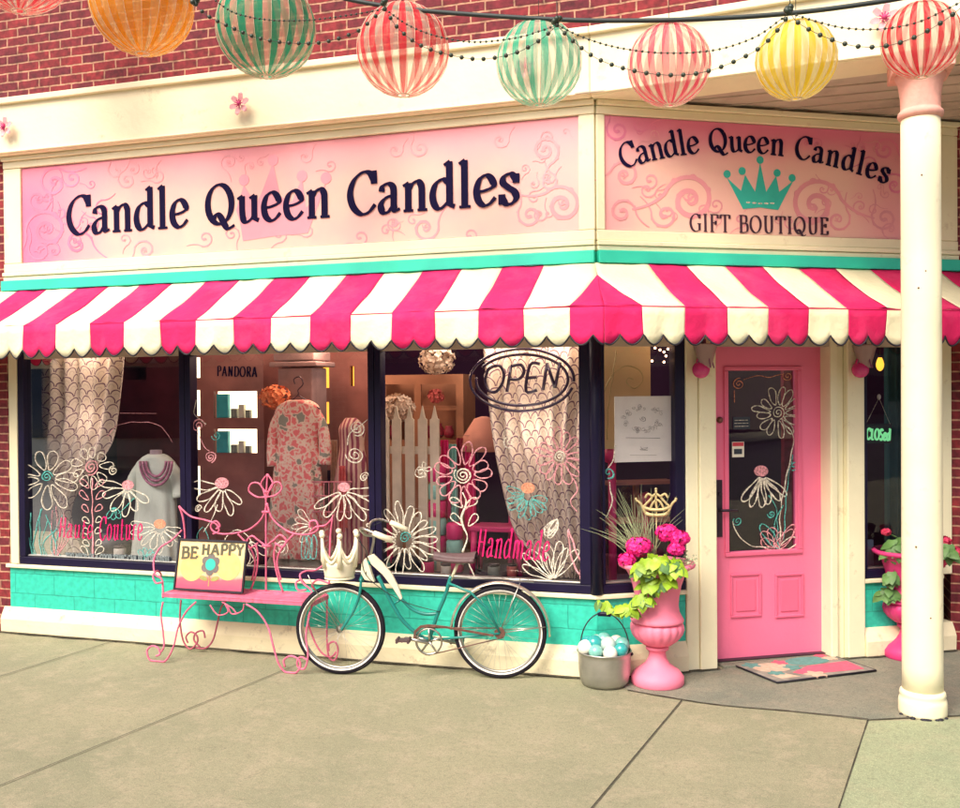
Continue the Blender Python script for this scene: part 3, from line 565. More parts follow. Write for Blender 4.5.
d=Doodle(WR,GD); d.spiral(738,521,5,1.6,m=2,rr=.006); d.line([(733,521),(738,535),(752,546),(770,547)],.005,0); d.spiral(771,514,4,1.5,m=2)
for a,l,m in ((-2.2,30,2),(-1.0,28,1),(-2.7,20,1),(-.5,20,0)): d.line(petal_pts(779,549,a,0,l,11),.006,m,True)
d.petals(775,548,4,0,22,10,.005,1,-2.2,-.7); d.done('painted_leaf',door_o)
d=Doodle(WR,GD); d.spiral(739,384,6,1.8,m=4,rr=.004); d.spiral(788,376,5,1.6,m=4,rr=.004); d.line([(744,380),(755,376),(770,377),(783,374)],.003,4); d.line([(734,390),(735,402)],.003,4); d.done('painted_swirl',door_o)
M['paper']=mat('white_paper',(.82,.78,.66),.7,.05,10,0); M['redp']=mat('red_print',(.62,.05,.08),.7,.05,10,0)
def decal(W,x0,y0,x1,y1,o,m,parent,name='sticker'):
    a=W.hit(x0,y0,o); b_=W.hit(x1,y1,o); mb=MB(); mb.wbox(W,a[0],b_[0],o,o+.002,b_[1],a[1]); return mb.build(name,m,parent)
decal(WR,733,417,750,429,GD,M['decalb'],door_o); letters(WR,'OPEN',(735,424),(748,424),5,GD+.003,decal(WR,733.5,429,749.5,431,GD,M['paper'],door_o),M['paper'],name='print',pen=.2,thin=.8) if False else None
d=Doodle(WR,GD+.004)
for yy in (420,423,426): d.line([(735,yy),(748,yy)],.004,0,smooth=False)
d.done('print',door_o)
decal(WR,732,442,744,457,GD,M['paper'],door_o)
decal(WR,732.5,442.5,743.5,446,GD+.0025,M['redp'],door_o,'print'); decal(WR,734,449,742,454,GD+.0025,M['decalb'],door_o,'print')

# ================================================================== SIGNS
def signmat(name, s0, s1, z0, z1, W, right=False):
    m=bpy.data.materials.new(name); m.use_nodes=True; nt=m.node_tree; N=nt.nodes; L=nt.links; b=N['Principled BSDF']; tc=N.new('ShaderNodeTexCoord'); sp=N.new('ShaderNodeSeparateXYZ'); L.new(tc.outputs['Generated'],sp.inputs[0])
    def rng(sock,a,b2,c,d):
        r=N.new('ShaderNodeMapRange'); r.interpolation_type='SMOOTHSTEP'; r.inputs[1].default_value=a; r.inputs[2].default_value=b2; r.inputs[3].default_value=c; r.inputs[4].default_value=d; L.new(sock,r.inputs[0]); return r.outputs[0]
    def mix(f,a,c):
        x=N.new('ShaderNodeMix'); x.data_type='RGBA'; L.new(f,x.inputs[0])
        if isinstance(a,tuple): x.inputs[6].default_value=(*a,1)
        else: L.new(a,x.inputs[6])
        x.inputs[7].default_value=(*c,1); return x.outputs[2]
    n=N.new('ShaderNodeTexNoise'); n.inputs['Scale'].default_value=2.2; n.inputs['Detail'].default_value=5; L.new(tc.outputs['Object'],n.inputs['Vector'])
    c=mix(rng(n.outputs['Fac'],.35,.7,0,.45),(.89,.55,.45),(.89,.38,.41))
    if not right:
        c=mix(rng(sp.outputs[0],.0,.24,.95,0),c,(.83,.17,.33)); c=mix(rng(sp.outputs[2],.5,1.0,0,.75),c,(.85,.27,.37)); c=mix(rng(sp.outputs[0],.8,1.,0,.4),c,(.86,.36,.42))
    else:
        c=mix(rng(sp.outputs[2],.55,1.0,0,.9),c,(.80,.17,.34)); c=mix(rng(sp.outputs[0],.75,1.,0,.6),c,(.85,.28,.36)); c=mix(rng(sp.outputs[0],.15,0.,0,.5),c,(.85,.32,.40))
    L.new(c,b.inputs['Base Color']); b.inputs['Roughness'].default_value=.45; return m
M['sign1']=signmat('long_sign_print',0,0,0,0,WL); M['sign2']=signmat('entrance_sign_print',0,0,0,0,WR,True)
s1=thing('shop_sign','long pink sign over the display windows with dark shop name and a faint pink crown','sign',WL.P(-2.5,0,3.14))
mb=MB(); mb.wbox(WL,-4.871,-.102,-.008,.012,3.142,3.938); mb.build('sign_panel',M['sign1'],s1)
s2=thing('shop_sign','pink entrance sign with curved dark shop name over a teal crown','sign',WR.P(1.2,0,3.14))
mb=MB(); mb.wbox(WR,.075,2.485,-.008,.012,3.142,3.938); mb.build('sign_panel',M['sign2'],s2)
SO=.0135
def scrolls(W,items,parent,mt):
    for (cx,cy,r,a0,sg,turns) in items:
        mb=MB(); k=0; n=52; q=[]
        for i in range(n+1):
            t=i/n; rr=r*(.10+.90*t**1.25); a=a0+sg*2*pi*(turns*.85)*t; q.append((cx+rr*cos(a),cy+rr*sin(a)))
        e=q[-1]; d=(q[-1][0]-q[-4][0],q[-1][1]-q[-4][1]); l=math.hypot(*d) or 1; d=(d[0]/l,d[1]/l); nx=(-d[1],d[0])
        for i in range(1,13): t=i/12; q.append((e[0]+d[0]*r*1.3*t-sg*nx[0]*r*.55*t*t, e[1]+d[1]*r*1.3*t-sg*nx[1]*r*.55*t*t))
        P=[W.hit(x,y,SO) for x,y in q]; N=len(P); w=.0095*(r/14)
        mb.ribbon(W,P,[w*(.35+.75*sin(pi*(i/N)**.8)) for i in range(N)],SO,.0005); k=1
        for j in range(7):                     # curling leaf tips along the outer turn
            i=int(n*(.45+.085*j)); x,y=q[i]; a=atan2(y-cy,x-cx)+sg*.75; L_=r*(.22+.06*(j%3))
            pp=[]
            for t in (0,.2,.4,.6,.8,1): aa=a+sg*t*1.1; pp.append(W.hit(x+L_*t*cos(aa),y+L_*t*sin(aa),SO))
            mb.ribbon(W,pp,[.3*w,.9*w,1.1*w,.9*w,.5*w,.1*w],SO,.0006+.00005*k); k+=1
        for j in range(3):                     # a small tendril in the middle
            a=a0+j*1.1; pp=[W.hit(cx+r*.30*t*cos(a+t),cy+r*.30*t*sin(a+t),SO) for t in (0,.5,1)]; mb.ribbon(W,pp,[.5*w,.5*w,.2*w],SO,.0006+.00005*k); k+=1
        mb.build('scroll_print',mt,parent)
scrolls(WL,[(54,183,16,1,1,2),(38,200,13,3,-1,1.8),(72,178,10,0,1,1.8),(47,230,22,2,-1,2.2),(78,244,15,4,1,1.6),(40,250,12,1,1,1.7),(60,212,9,2,1,1.5),(92,225,8,0,-1,1.5)],s1,M['orn'])
scrolls(WL,[(127,180,10,0,1,2),(148,172,8,2,-1,1.6),(145,250,11,0,-1,1.8),(205,238,9,0,1,1.6),(395,150,8,2,-1,1.6),(420,148,10,0,1,1.9),(425,228,14,3,-1,1.8),(360,237,9,0,1,1.6),(545,150,15,2,1,2.2),(562,205,20,3,-1,2.2),(530,215,13,0,1,1.9),(500,140,9,2,-1,1.6),(548,182,10,1,-1,1.6),(470,235,9,0,1,1.6),(330,165,7,0,1,1.6)],s1,M['orn2'])
scrolls(WR,[(618,130,12,0,1,1.9),(640,124,9,2,-1,1.5),(885,150,13,2,1,2),(870,165,9,0,-1,1.7),(895,185,12,1,-1,1.8)],s2,M['orn'])
scrolls(WR,[(690,200,26,2.6,-1,2.2),(665,215,14,0,1,1.8),(815,205,27,.6,1,2.2),(838,220,13,2,-1,1.7),(625,175,15,1,-1,1.9),(622,212,14,3,1,1.8),(885,218,14,0,1,1.9),(740,220,8,0,1,1.5),(790,222,8,2,-1,1.5),(650,180,9,0,1,1.6)],s2,M['orn2'])
random.seed(11)
def scatter(W,x0,x1,yf,n,parent,mt,r0=4,r1=9):
    it=[]
    for i in range(n): x=random.uniform(x0,x1); ya,yb=yf(x); it.append((x,random.uniform(ya,yb),random.uniform(r0,r1),random.random()*6,random.choice((1,-1)),random.uniform(1.2,2)))
    scrolls(W,it,parent,mt)
yl=lambda x:(172-.099*x+12,264-.061*x-10)
scatter(WL,32,110,yl,12,s1,M['orn']); scatter(WL,110,420,lambda x:(yl(x)[0]-4,yl(x)[0]+8),9,s1,M['orn2']); scatter(WL,110,420,lambda x:(yl(x)[1]-10,yl(x)[1]),9,s1,M['orn2']); scatter(WL,510,572,yl,10,s1,M['orn2'])
yr=lambda x:(116+.066*(x-603)+12,232+.024*(x-603)-8)
scatter(WR,612,690,yr,9,s2,M['orn2']); scatter(WR,820,898,yr,10,s2,M['orn2']); scatter(WR,610,890,lambda x:(yr(x)[0]-4,yr(x)[0]+3),8,s2,M['orn'],3,6); scatter(WR,690,830,lambda x:(200,225),6,s2,M['orn2'])
def crown(W,pts,balls,o,th,m,name,parent,r):
    mb=MB(); P=[W.hit(x,y,o) for x,y in pts]; mb.prism([W.P(s,o,z) for s,z in P],W.n,th)
    for x,y in balls:
        s,z=W.hit(x,y,o); mb.prism([W.P(s+r*cos(t),o,z+r*sin(t)) for t in [2*pi*i/18 for i in range(18)]],W.n,th+.0003)
    return mb.build(name,m,parent)
# teal crown, left sign's faint crown
crown(WR,[(743,209),(727,178),(741,191),(745,175),(755,192),(760,163),(766,192),(776,176),(779,192),(793,181),(778,210),(760,207.5)],[(727,174),(742,171),(760,160),(777,173),(792,178)],SO,.003,M['teal'],'crown_emblem',s2,.028)
mb=MB()
for k in range(5):
    s,z=hitR(748+k*6.0,203.2-.35*abs(2-k)+k*.2,SO); mb.prism([WR.P(s+.018*cos(t),SO+.0035,z+.006*sin(t)) for t in [2*pi*i/12 for i in range(12)]],RN,.001)
mb.build('crown_dash',M['white_line'],s2)
crown(WL,[(243,241),(240,222),(236,210),(244,185),(256,205),(262,192),(273,162),(280,196),(292,202),(302,178),(306,208),(326,184),(312,222),(308,233),(275,236)],[(244,180),(273,160),(302,176),(326,178)],SO,.001,M['crownp'],'crown_print',s1,.045)
# the names
def tag_text(W,text,p0,p1,pm,hp,parent,mt,o=SO+.002,**kw):
    a=W.hit(*p0,o); b_=W.hit(*p1,o); mb=MB(); q=W.hit(p0[0],p0[1]-hp,o); h=q[1]-a[1]
    path=curve_path(a,W.hit(*pm,o),b_) if pm else line_path(a,b_)
    write(mb,W,text,path,h,o,**kw); return mb.build('lettering',mt,parent)
M['halo']=mat('letter_outline',(.88,.66,.56),.5,.05,5,0)
tag_text(WL,'Candle Queen Candles',(68,234.5),(518,203),None,49,s1,M['ink'],pen=.132,thin=.36,th=.0015,track=.085,nib=.35)
tag_text(WR,'Candle Queen Candles',(624,168),(887,184),(752,152.5),31,s2,M['ink'],pen=.128,thin=.38,th=.0015,track=.085,nib=.35)
M['ink2']=mat('grey_ink',(.06,.03,.05),.7,.1,5,0,spec=.15)
tag_text(WR,'GIFT BOUTIQUE',(690,231),(828,234.5),None,22.5,s2,M['ink2'],pen=.11,thin=.36,th=.001,track=.12)

# ================================================================== AWNING
aw=thing('awning','long pink and cream striped fabric awning with scalloped edge wrapping the corner','awning',(0,-.3,2.9))
AO=.65; ZT=2.903; ZF=2.555; TI=.05
t15=math.tan(radians(15))
def canopy(W, s_edge, sgn, first, far):
    """stripes run out from the wall; the corner is mitred"""
    mb=MB(); vb=MB(); tr=MB(); S=.303 if W is WL else .2955
    edges=[s_edge+sgn*S*k for k in range(far+1)]
    def pt(s,v,mode=0):
        o=TI+(AO-TI)*v; z=ZT+(ZF-ZT)*v-.012*sin(pi*v)
        c=-sgn*o*t15                              # mitre line position at this offset (towards the corner)
        if mode: s=c+(s-corner)*max(0.0,(v-.28)/.72)**1.0 if mode==1 else (s if abs(s-s_edge)>S*.999 else (c+(s_edge-corner)*max(0.0,(v-.28)/.72))+(s-s_edge)*(1-((c+(s_edge-corner)*max(0.0,(v-.28)/.72))-s_edge)/(sgn*S)))
        z-=.006*sin(pi*((s-s_edge)/(S*2)%1))*v+.0035*sin(s*31+v*4)*sin(v*9+s*3)+.003*sin(s*13-v*7)
        return W.P(s,o,z)
    corner=-sgn*AO*t15
    strips=[(corner,s_edge,0)]+[(edges[k],edges[k+1],(k+1)%2) for k in range(far)]
    for a,b_,mi in strips:
        md=1 if a==corner else (2 if a==edges[0] else 0); mb.grid(lambda u,v:pt(a+(b_-a)*u,v,md),10,14,mi)
        n=max(4,int(round(abs(b_-a)/S*2*14)))
        def vf(u,v):
            s=a+(b_-a)*u; q=(s-s_edge)/(S/2); lob=abs(sin(pi*q)); zb=2.372-.068*lob**.75
            z=ZF-.003+(zb-ZF)*v; o=AO+.004+.014*v*sin(s*9+1)+.009*v*sin(s*23)+.004*sin(s*41+v*3)*v
            return W.P(s,o,z)
        vb.grid(vf,n,4,mi)
    allp=[]; s=corner; stp=S/28
    n=int(abs(edges[-1]-corner)/stp)
    for i in range(n+1):
        s=corner+sgn*stp*i; q=(s-s_edge)/(S/2); zb=2.372-.068*abs(sin(pi*q))**.75
        allp.append(W.P(s,AO+.006+.014*sin(s*9+1)+.009*sin(s*23)+.004*sin(s*41+3),zb))
    tr.tube(allp,.006,6)
    c=mb.build('canopy',[M['awn_p'],M['awn_w']],aw); v=vb.build('valance',[M['awn_p'],M['awn_w']],aw); t=tr.build('valance_piping',M['black'],v)
    for ob in (c,v):
        sd=ob.modifiers.new('thick','SOLIDIFY'); sd.thickness=.003
    # seam along the fold
    sm=MB(); sm.tube([W.P(corner,AO+.003,ZF-.006),W.P(edges[-1],AO+.003,ZF-.006)],.004,6); sm.build('hem',M['black'] if 0 else M['awn_p'],c)
canopy(WL,-.044,-1,0,21); canopy(WR,.080,1,0,13)
mb=MB(); f=[WL.P(-6.3,AO-.02,ZF-.03),WL.P((AO-.02)*t15,AO-.02,ZF-.03),WR.P(3.8,AO-.02,ZF-.03)]; mb.tube(f,.012,8)
for s in (-5,-3.31,-1.67): mb.tube([WL.P(s,.02,2.45),WL.P(s,AO-.02,ZF-.03)],.009,8)
for s in (.72,2.0): mb.tube([WR.P(s,.04,2.45),WR.P(s,AO-.02,ZF-.03)],.009,8)
mb.build('awning_frame',M['steel'],aw)
# ================================================================== BENCH
BF,BB=.40,.13                                    # distance of front and back legs from the wall
bench=thing('garden_bench','pink wrought iron bench with scrolled legs and back below the display windows','bench',(-2.65,-.3,0))
ob=.115                                           # plane of the back
def Lp(pts,o,k=5,sm=True): return [Vector((p.x,p.y,max(p.z,R1))) for p in px(WL,catm(pts,k) if sm and len(pts)>2 else pts,o)]
R1=.0072
R1=.0072
zs=hitL(170,597,BF)[1]
a=hitL(165,598,BF)[0]; b_=hitL(306,607,BF)[0]
zt=hitL(165,592.5,BF)[1]
mb=MB()
for k in range(9):                                # slatted seat
    y=-BF+(BF-BB)*k/8.; z=zt-.008*sin(pi*k/8)
    mb.box(a-.01,b_+.03,y-.016,y+.016,z-.012,z)
mb.build('seat',M['bench'],bench,bevel=.003)
mb=MB(); mb.box(a-.02,b_+.04,-BF-.014,-BF+.0,zt-.034,zt-.002); mb.box(a-.02,a-.005,-BF+.002,-BB,zt-.04,zt-.003); mb.box(b_+.035,b_+.05,-BF+.002,-BB,zt-.04,zt-.003); mb.build('seat_rail',M['bench'],bench,bevel=.003)
def part(name,lines,o,m=M['bench'],r=R1,k=5):
    mb=MB()
    for ln in lines:
        q=catm(ln,k) if len(ln)>2 else ln; P=[]
        for x,y in q:                            # the legs splay outward towards the feet
            oo=o+(.075 if name=='leg' and o>.3 else 0)*min(1,max(0,(y-600)/62)); p=px(WL,[(x,y)],oo)[0]; P.append(Vector((p.x,p.y,max(p.z,R1))))
        mb.tube(P,r,8)
    return mb.build(name,m,bench)
def scr(cx,cy,r,a0,sg,t=1.6): return spiral_pts(cx,cy,r,t,a0,sg,18)[::-1]
# front legs (front plane)
part('leg',[[(196,602),(186,612),(178,628),(174,645),(168,658),(160,663.5),(150,660),(147,651),(152,646),(158,648),(160,654),(156,656)]],BF)
part('leg',[[(163,602),(161,615),(163,632),(164,646),(161,652)]],BF,r=.007)
part('leg',[[(246,604),(258,612),(268,627),(273,645),(278,662),(284,671),(293,674.5),(300,668),(299,660),(291,656),(284,660),(285,667)],[(310,612),(306,635),(308,655),(305,668),(299,668),(297,662),(301,657),(307,660)]],BF)
part('apron_scroll',[[(210,605),(218,615),(228,612),(225,604)],[(236,613),(232,608),(222,602)],[(228,606),(232,614),(242,611),(244,604)]],BF,r=.005)
# back legs
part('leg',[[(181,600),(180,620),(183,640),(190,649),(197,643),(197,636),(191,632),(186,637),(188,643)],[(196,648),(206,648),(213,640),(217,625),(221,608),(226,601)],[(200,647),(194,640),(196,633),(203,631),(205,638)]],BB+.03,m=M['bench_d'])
part('leg',[[(327,600),(327,640),(329,657),(335,660),(338,650),(335,642),(329,644),(329,651)],[(313,604),(308,620),(314,640),(322,653),(331,657),(336,652)]],BB+.03,m=M['bench'])
# back: spire, scrolls
part('back_spire',[[(266,593),(266,560),(266,520),(266,500),(267.5,474)],[(267.5,474),(261,484),(267,492),(273,484),(267.5,474)],[(266,497),(257,497),(249,491),(251,484),(258,483),(263,489),(266,500)],[(267,497),(276,495),(282,488),(278,482),(271,486),(267,498)]],ob+.03)
part('back_scroll',[[(267,503),(262,518),(250,529),(236,533),(222,534),(213,531),(211,525),(216,521),(220,526),(216,529)],[(267,503),(272,518),(284,529),(296,534),(310,534),(318,529),(316,521),(310,522),(310,528)],
   [(179,506),(190,516),(205,520),(216,524),(219,531),(213,534)],[(333,517),(326,525),(316,527),(310,532)],[(179,506),(183,518),(185,536),(184,548),(184,590)],[(333,515),(331,530),(330,548),(329,592)],
   [(266,546),(258,540),(252,536),(247,541),(250,548),(258,543)],[(266,546),(274,540),(280,535),(286,540),(283,547),(275,543)],[(256,545),(258,556),(256,574),(250,592)],[(276,544),(274,556),(277,574),(283,592)],[(238,534),(250,548),(255,562),(252,580)],[(294,534),(282,548),(277,562),(281,580)]],ob+.03,r=.0075)
part('back_collar',[[(262,512),(270,512)]],ob+.03,r=.010); part('back_collar',[[(262,546),(271,546)]],ob+.03,r=.010)
# arms
def arm(lines,name='armrest'):
    mb=MB()
    for ln in lines:
        q=[]; n=len(ln)
        for i,(x,y) in enumerate(ln):
            o=ob+.03+(BF-ob-.03)*(1-i/(n-1)); s,z=WL.hit(x,y,o); q.append((s,-o,z))
        mb.tube(catm(q,6),R1,8)
    return mb.build(name,M['bench'],bench)
arm([[(163,598),(162,580),(155,574),(154,560),(160,548),(172,540),(182,530)],[(163,582),(156,583),(153,576),(157,571),(161,574),(160,578)]])
arm([[(309,606),(312,592),(303,583),(300,575),(306,571),(316,570),(330,560)],[(306,590),(298,590),(296,583),(301,580),(305,584)],[(330,584),(318,580),(312,586),(318,592)]])
# framed saying leaning on the bench back
po=.30
def pz(x,y,o=po): return WL.hit(x,y,o)
pt_=thing('framed_print','black framed yellow print saying be happy, standing on the pink bench','picture',WL.P(-2.8,po,zt))
c0=pz(173,540); c1=pz(243,587.5); c2=pz(173,591)
M['poster']=None
def postermat():
    m=bpy.data.materials.new('sunset_print'); m.use_nodes=True; nt=m.node_tree; N=nt.nodes; L=nt.links; b=N['Principled BSDF']; tc=N.new('ShaderNodeTexCoord'); sp=N.new('ShaderNodeSeparateXYZ'); L.new(tc.outputs['Generated'],sp.inputs[0])
    n=N.new('ShaderNodeTexNoise'); n.inputs['Scale'].default_value=9; n.inputs['Detail'].default_value=6; L.new(tc.outputs['Object'],n.inputs['Vector'])
    ad=N.new('ShaderNodeMath'); ad.operation='MULTIPLY_ADD'; ad.inputs[1].default_value=.18; L.new(n.outputs['Fac'],ad.inputs[0]); L.new(sp.outputs[2],ad.inputs[2])
    cr=N.new('ShaderNodeValToRGB'); L.new(ad.outputs[0],cr.inputs[0]); e=cr.color_ramp.elements; e[0].position=.16; e[0].color=(.72,.08,.16,1); e[1].position=1.0; e[1].color=(.86,.66,.34,1)
    for p,c in ((.30,(.80,.12,.16,1)),(.36,(.86,.45,.30,1)),(.5,(.86,.60,.22,1))): x=cr.color_ramp.elements.new(p); x.color=c
    L.new(cr.outputs[0],b.inputs['Base Color']); b.inputs['Roughness'].default_value=.5; return m
s0_,s1_=c0[0],c1[0]; zb_=min(c2[1],c1[1]); zb_=zt+.004; ztp=c0[1]
lean=.08
def PP(s,z,d=0): return WL.P(s,po-lean*(z-zb_)/(ztp-zb_)+d,z)
mb=MB()
def pbox(s0,s1,z0,z1,d0,d1,m=0): mb.hexa([PP(s0,z0,d1),PP(s1,z0,d1),PP(s1,z0,d0),PP(s0,z0,d0),PP(s0,z1,d1),PP(s1,z1,d1),PP(s1,z1,d0),PP(s0,z1,d0)],m)
w=.014
pbox(s0_,s0_+w,zb_,ztp,-.012,.010); pbox(s1_-w,s1_,zb_,ztp,-.012,.010); pbox(s0_+w,s1_-w,zb_,zb_+w,-.012,.010); pbox(s0_+w,s1_-w,ztp-w,ztp,-.012,.010); mb.build('frame',M['black'],pt_,bevel=.002)
mb=MB(); pbox(s0_+w*.9,s1_-w*.9,zb_+w*.9,ztp-w*.9,-.010,.0); mb.build('print',postermat(),pt_)
class LeanWall:
    n=WL.n
    def P(s,a,o,z): return PP(a,z,o)
LW=LeanWall()
mb=MB(); W_=s1_-s0_; H_=ztp-zb_
write(mb,LW,'BE',line_path((s0_+W_*.06,zb_+H_*.62),(s0_+W_*.30,zb_+H_*.635)),H_*.28,.002,pen=.20,thin=.75,th=.001)
write(mb,LW,'HAPPY',line_path((s0_+W_*.35,zb_+H_*.70),(s0_+W_*.96,zb_+H_*.72)),H_*.28,.002,pen=.20,thin=.75,th=.001); M['sten']=mat('stencil_ink',(.10,.09,.05),.6,.2,20,0); mb.build('lettering',M['sten'],pt_)
def disc(mb,cx,cz,r,o,m=0,n=18,e=1,rot=0):
    mb.prism([LW.P(cx+r*cos(t)*cos(rot)-r*e*sin(t)*sin(rot),o,cz+r*cos(t)*sin(rot)+r*e*sin(t)*cos(rot)) for t in [2*pi*i/n for i in range(n)]],WL.n,.0008,m)
M['sun_o']=mat('orange_print',(.86,.50,.18),.6,.15,20,0); M['petal_g']=mat('grey_brown_print',(.16,.14,.13),.6,.2,20,0); M['olive']=mat('olive_print',(.32,.33,.10),.6,.2,20,0)
for qx,qz in ((.24,.45),(.76,.5)): mb=MB(); disc(mb,s0_+W_*qx,zb_+H_*qz,H_*.27,.0012,n=28); mb.build('sun_print',M['sun_o'],pt_)
mb=MB(); fx,fz=s0_+W_*.5,zb_+H_*.52
for k in range(6): a_=k*pi/3+.5; disc(mb,fx+H_*.135*cos(a_),fz+H_*.135*sin(a_),H_*.085,.0022+k*.0001,0)
disc(mb,fx,fz,H_*.115,.0034,1)
for sgn in (1,-1): disc(mb,fx+sgn*H_*.13,fz-H_*.27,H_*.10,.0022,2,e=.45,rot=sgn*.25)
mb.box(0,0,0,0,0,0) if 0 else None
mb.prism([LW.P(fx-.004,.0021,fz-H_*.42),LW.P(fx+.004,.0021,fz-H_*.42),LW.P(fx+.004,.0021,fz-H_*.1),LW.P(fx-.004,.0021,fz-H_*.1)],WL.n,.0008,2)
mb.build('flower_print',[M['petal_g'],M['teal'],M['olive']],pt_)

# ================================================================== BICYCLE
BA=hitG(341,674.2); BBp=hitG(500.5,678.4); BA.z=BBp.z=0; BD=(BBp-BA).normalized(); BNv=Vector((BD.y,-BD.x,0))   # along the bike, and towards the street
class BikeW:
    n=BNv; d=BD; org=BA
    def hit(s,x,y,o=0):
        dd=ray(x,y); t=((BA+BNv*o-CAMP).dot(BNv))/dd.dot(BNv); P=CAMP+dd*t; return ((P-BA).dot(BD),P.z)
    def P(s,a,o,z): return BA+BD*a+BNv*o+Vector((0,0,z))
BW=BikeW()
def B(pts,o=0,k=5,sm=True): return px(BW,catm(pts,k) if sm and len(pts)>2 else pts,o)
bike=thing('bicycle','vintage teal step-through bicycle with a white crown shaped basket leaning by the shop wall','bicycle',BA)
R_=.329
def wheel(px_c, name='wheel'):
    s,_=BW.hit(px_c,672); c=BW.P(s,0,R_)
    def ring(R,r,m,ob,nm,par,n=56,seg=10):
        mb=MB(); mb.tube([c+BD*(R*cos(2*pi*i/n))+Vector((0,0,R*sin(2*pi*i/n))) for i in range(n)],r,seg,0,closed=True); return mb.build(nm,m,par)
    mb=MB()
    for i in range(36):
        a=2*pi*i/36; sg=1 if i%2 else -1; hub=c+BNv*(.028*sg)+(BD*cos(a+.9*(1 if i%4<2 else -1))+Vector((0,0,1))*sin(a+.9*(1 if i%4<2 else -1)))*.022
        mb.tube([hub,c+(BD*cos(a)+Vector((0,0,1))*sin(a))*(R_-.052)],.0009,4)
    sp=mb.build(name,M['chrome'],bike)
    ring(R_-.022,.0215,M['rubber'],0,'tyre',sp)
    mb=MB(); n=56
    for sg in (1,-1):
        b=len(mb.v)
        for i in range(n):
            a=2*pi*i/n; e=BD*cos(a)+Vector((0,0,sin(a)))
            for (r,o) in ((R_-.031,.0218),(R_-.033,.0224),(R_-.040,.0195),(R_-.042,.012)): mb.v.append(c+e*r+BNv*(o*sg))
        for i in range(n):
            for k in range(3):
                p=b+4*i+k; q=b+4*((i+1)%n)+k; mb.face((p,q,q+1,p+1),0,True)
    mb.build('whitewall',M['wwall'],sp)
    ring(R_-.048,.0095,M['chrome'],0,'rim',sp)
    mb=MB(); mb.lathe(c-BNv*.05,[(.006,0),(.006,.012),(.024,.016),(.024,.022),(.013,.026),(.013,.074),(.024,.078),(.024,.084),(.006,.088),(.006,.1)],16,axis=BNv); mb.build('hub',M['chrome'],sp)
    return c
cf=wheel(341); cr_=wheel(500.5)
FR=.0145
mb=MB()
bt=[(378,576),(385,590),(394,607),(404,622),(420,636),(431,640)]; mb.tube(B(bt),FR,10)
tt=[(382,568),(392,584),(400,597),(412,609),(425,614),(438,613.5)]; mb.tube(B(tt),FR*.85,10)
mb.tube(B([(451,576),(445,596),(438,613),(429,640)],0),FR,10)
for o in (.03,-.03):
    mb.tube([*B([(430,640)],o*.6),*B([(465,637)],o),*B([(500,633.5)],o*1.6)],.009,8)
    mb.tube([*B([(448,583)],o*.4),*B([(470,592)],o),*B([(487,608)],o*1.3),*B([(500,633)],o*1.6)],.009,8)
mb.tube(B([(394,604),(401,599.5)]),.008,8)
# head tube, fork
mb.tube(B([(368,566),(358.5,592)] if 0 else [(369,561),(361,581)]),.019,12)
mb.lathe(BW.P(*(lambda q:(q[0],0,q[1]))(BW.hit(430,640))) - BNv*.035,[(.022,0),(.022,.07)],16,axis=BNv)
fr=mb.build('frame',M['bike'],bike)
mb=MB()
for o in (.034,-.034): mb.tube(B([(361,579),(360,592),(355,608),(348,620),(341.5,630)],o),.0105,8)
mb.tube([*B([(361,579)],.036),*B([(361,579)],-.036)],.013,8); mb.build('fork',M['bike'],bike)
# cream tank between the tubes
def slab(pts,o0,o1,m,name,parent,bev=.006):
    mb=MB(); mb.prism(B(pts,o0,sm=False),BNv,o1-o0); return mb.build(name,m,parent,bevel=bev)
slab([(368,556),(374,553.5),(384,563),(393,574),(399,586),(403,598),(401,599.5),(393,587),(383,574),(372,564)],-.012,.014,M['bcream'],'tank',bike)
slab([(363,562),(367,557),(371,566),(373,573),(376,581),(366,579),(362,572)],-.022,.024,M['bcream'],'head_shroud',bike)
slab([(374,572),(386,583),(394,596),(386,588),(376,578)],-.021,.0245,M['black'],'tank_shadow_panel',bike,.001) if 0 else None
# saddle and post
mb=MB(); mb.tube(B([(459,560),(451,580)]),.0115,8); mb.build('seat_post',M['bcream'],bike)
mb=MB()
sc0,zsd=BW.hit(458,556)
def sad(u,v):
    x=(u-.5)*.30; t=.5+x/.30; wd=.035+.075*t**1.4; a=(v-.5)*pi; 
    return BW.P(sc0-.02+x, wd*sin(a), zsd-.012+.030*cos(a)+.012*(2*t-1)**2)
mb.grid(sad,14,12); 
def sad2(u,v):
    x=(u-.5)*.30; t=.5+x/.30; wd=.035+.075*t**1.4; return BW.P(sc0-.02+x, wd*(2*v-1)*.96, zsd-.040+.012*(2*t-1)**2)
mb.grid(sad2,14,4); mb.tube([BW.P(sc0-.02+x,-(.035+.075*(.5+x/.30)**1.4),zsd-.026+.012*(2*(.5+x/.3)-1)**2) for x in [-.15+.03*i for i in range(11)]],.016,8); mb.tube([BW.P(sc0-.02+x,(.035+.075*(.5+x/.30)**1.4),zsd-.026+.012*(2*(.5+x/.3)-1)**2) for x in [-.15+.03*i for i in range(11)]],.016,8); sd=mb.build('saddle',M['leather'],bike)
mb=MB()
for o in (.05,-.05): mb.tube([BW.P(sc0+.07,o,zsd+.0),BW.P(sc0+.085,o,zsd-.03),BW.P(sc0+.03,o*.4,zsd-.055)],.005,6); mb.tube([BW.P(sc0-.14,o*.2,zsd-.01),BW.P(sc0+.02,o*.4,zsd-.055)],.004,6)
mb.build('saddle_spring',M['chrome'],sd)
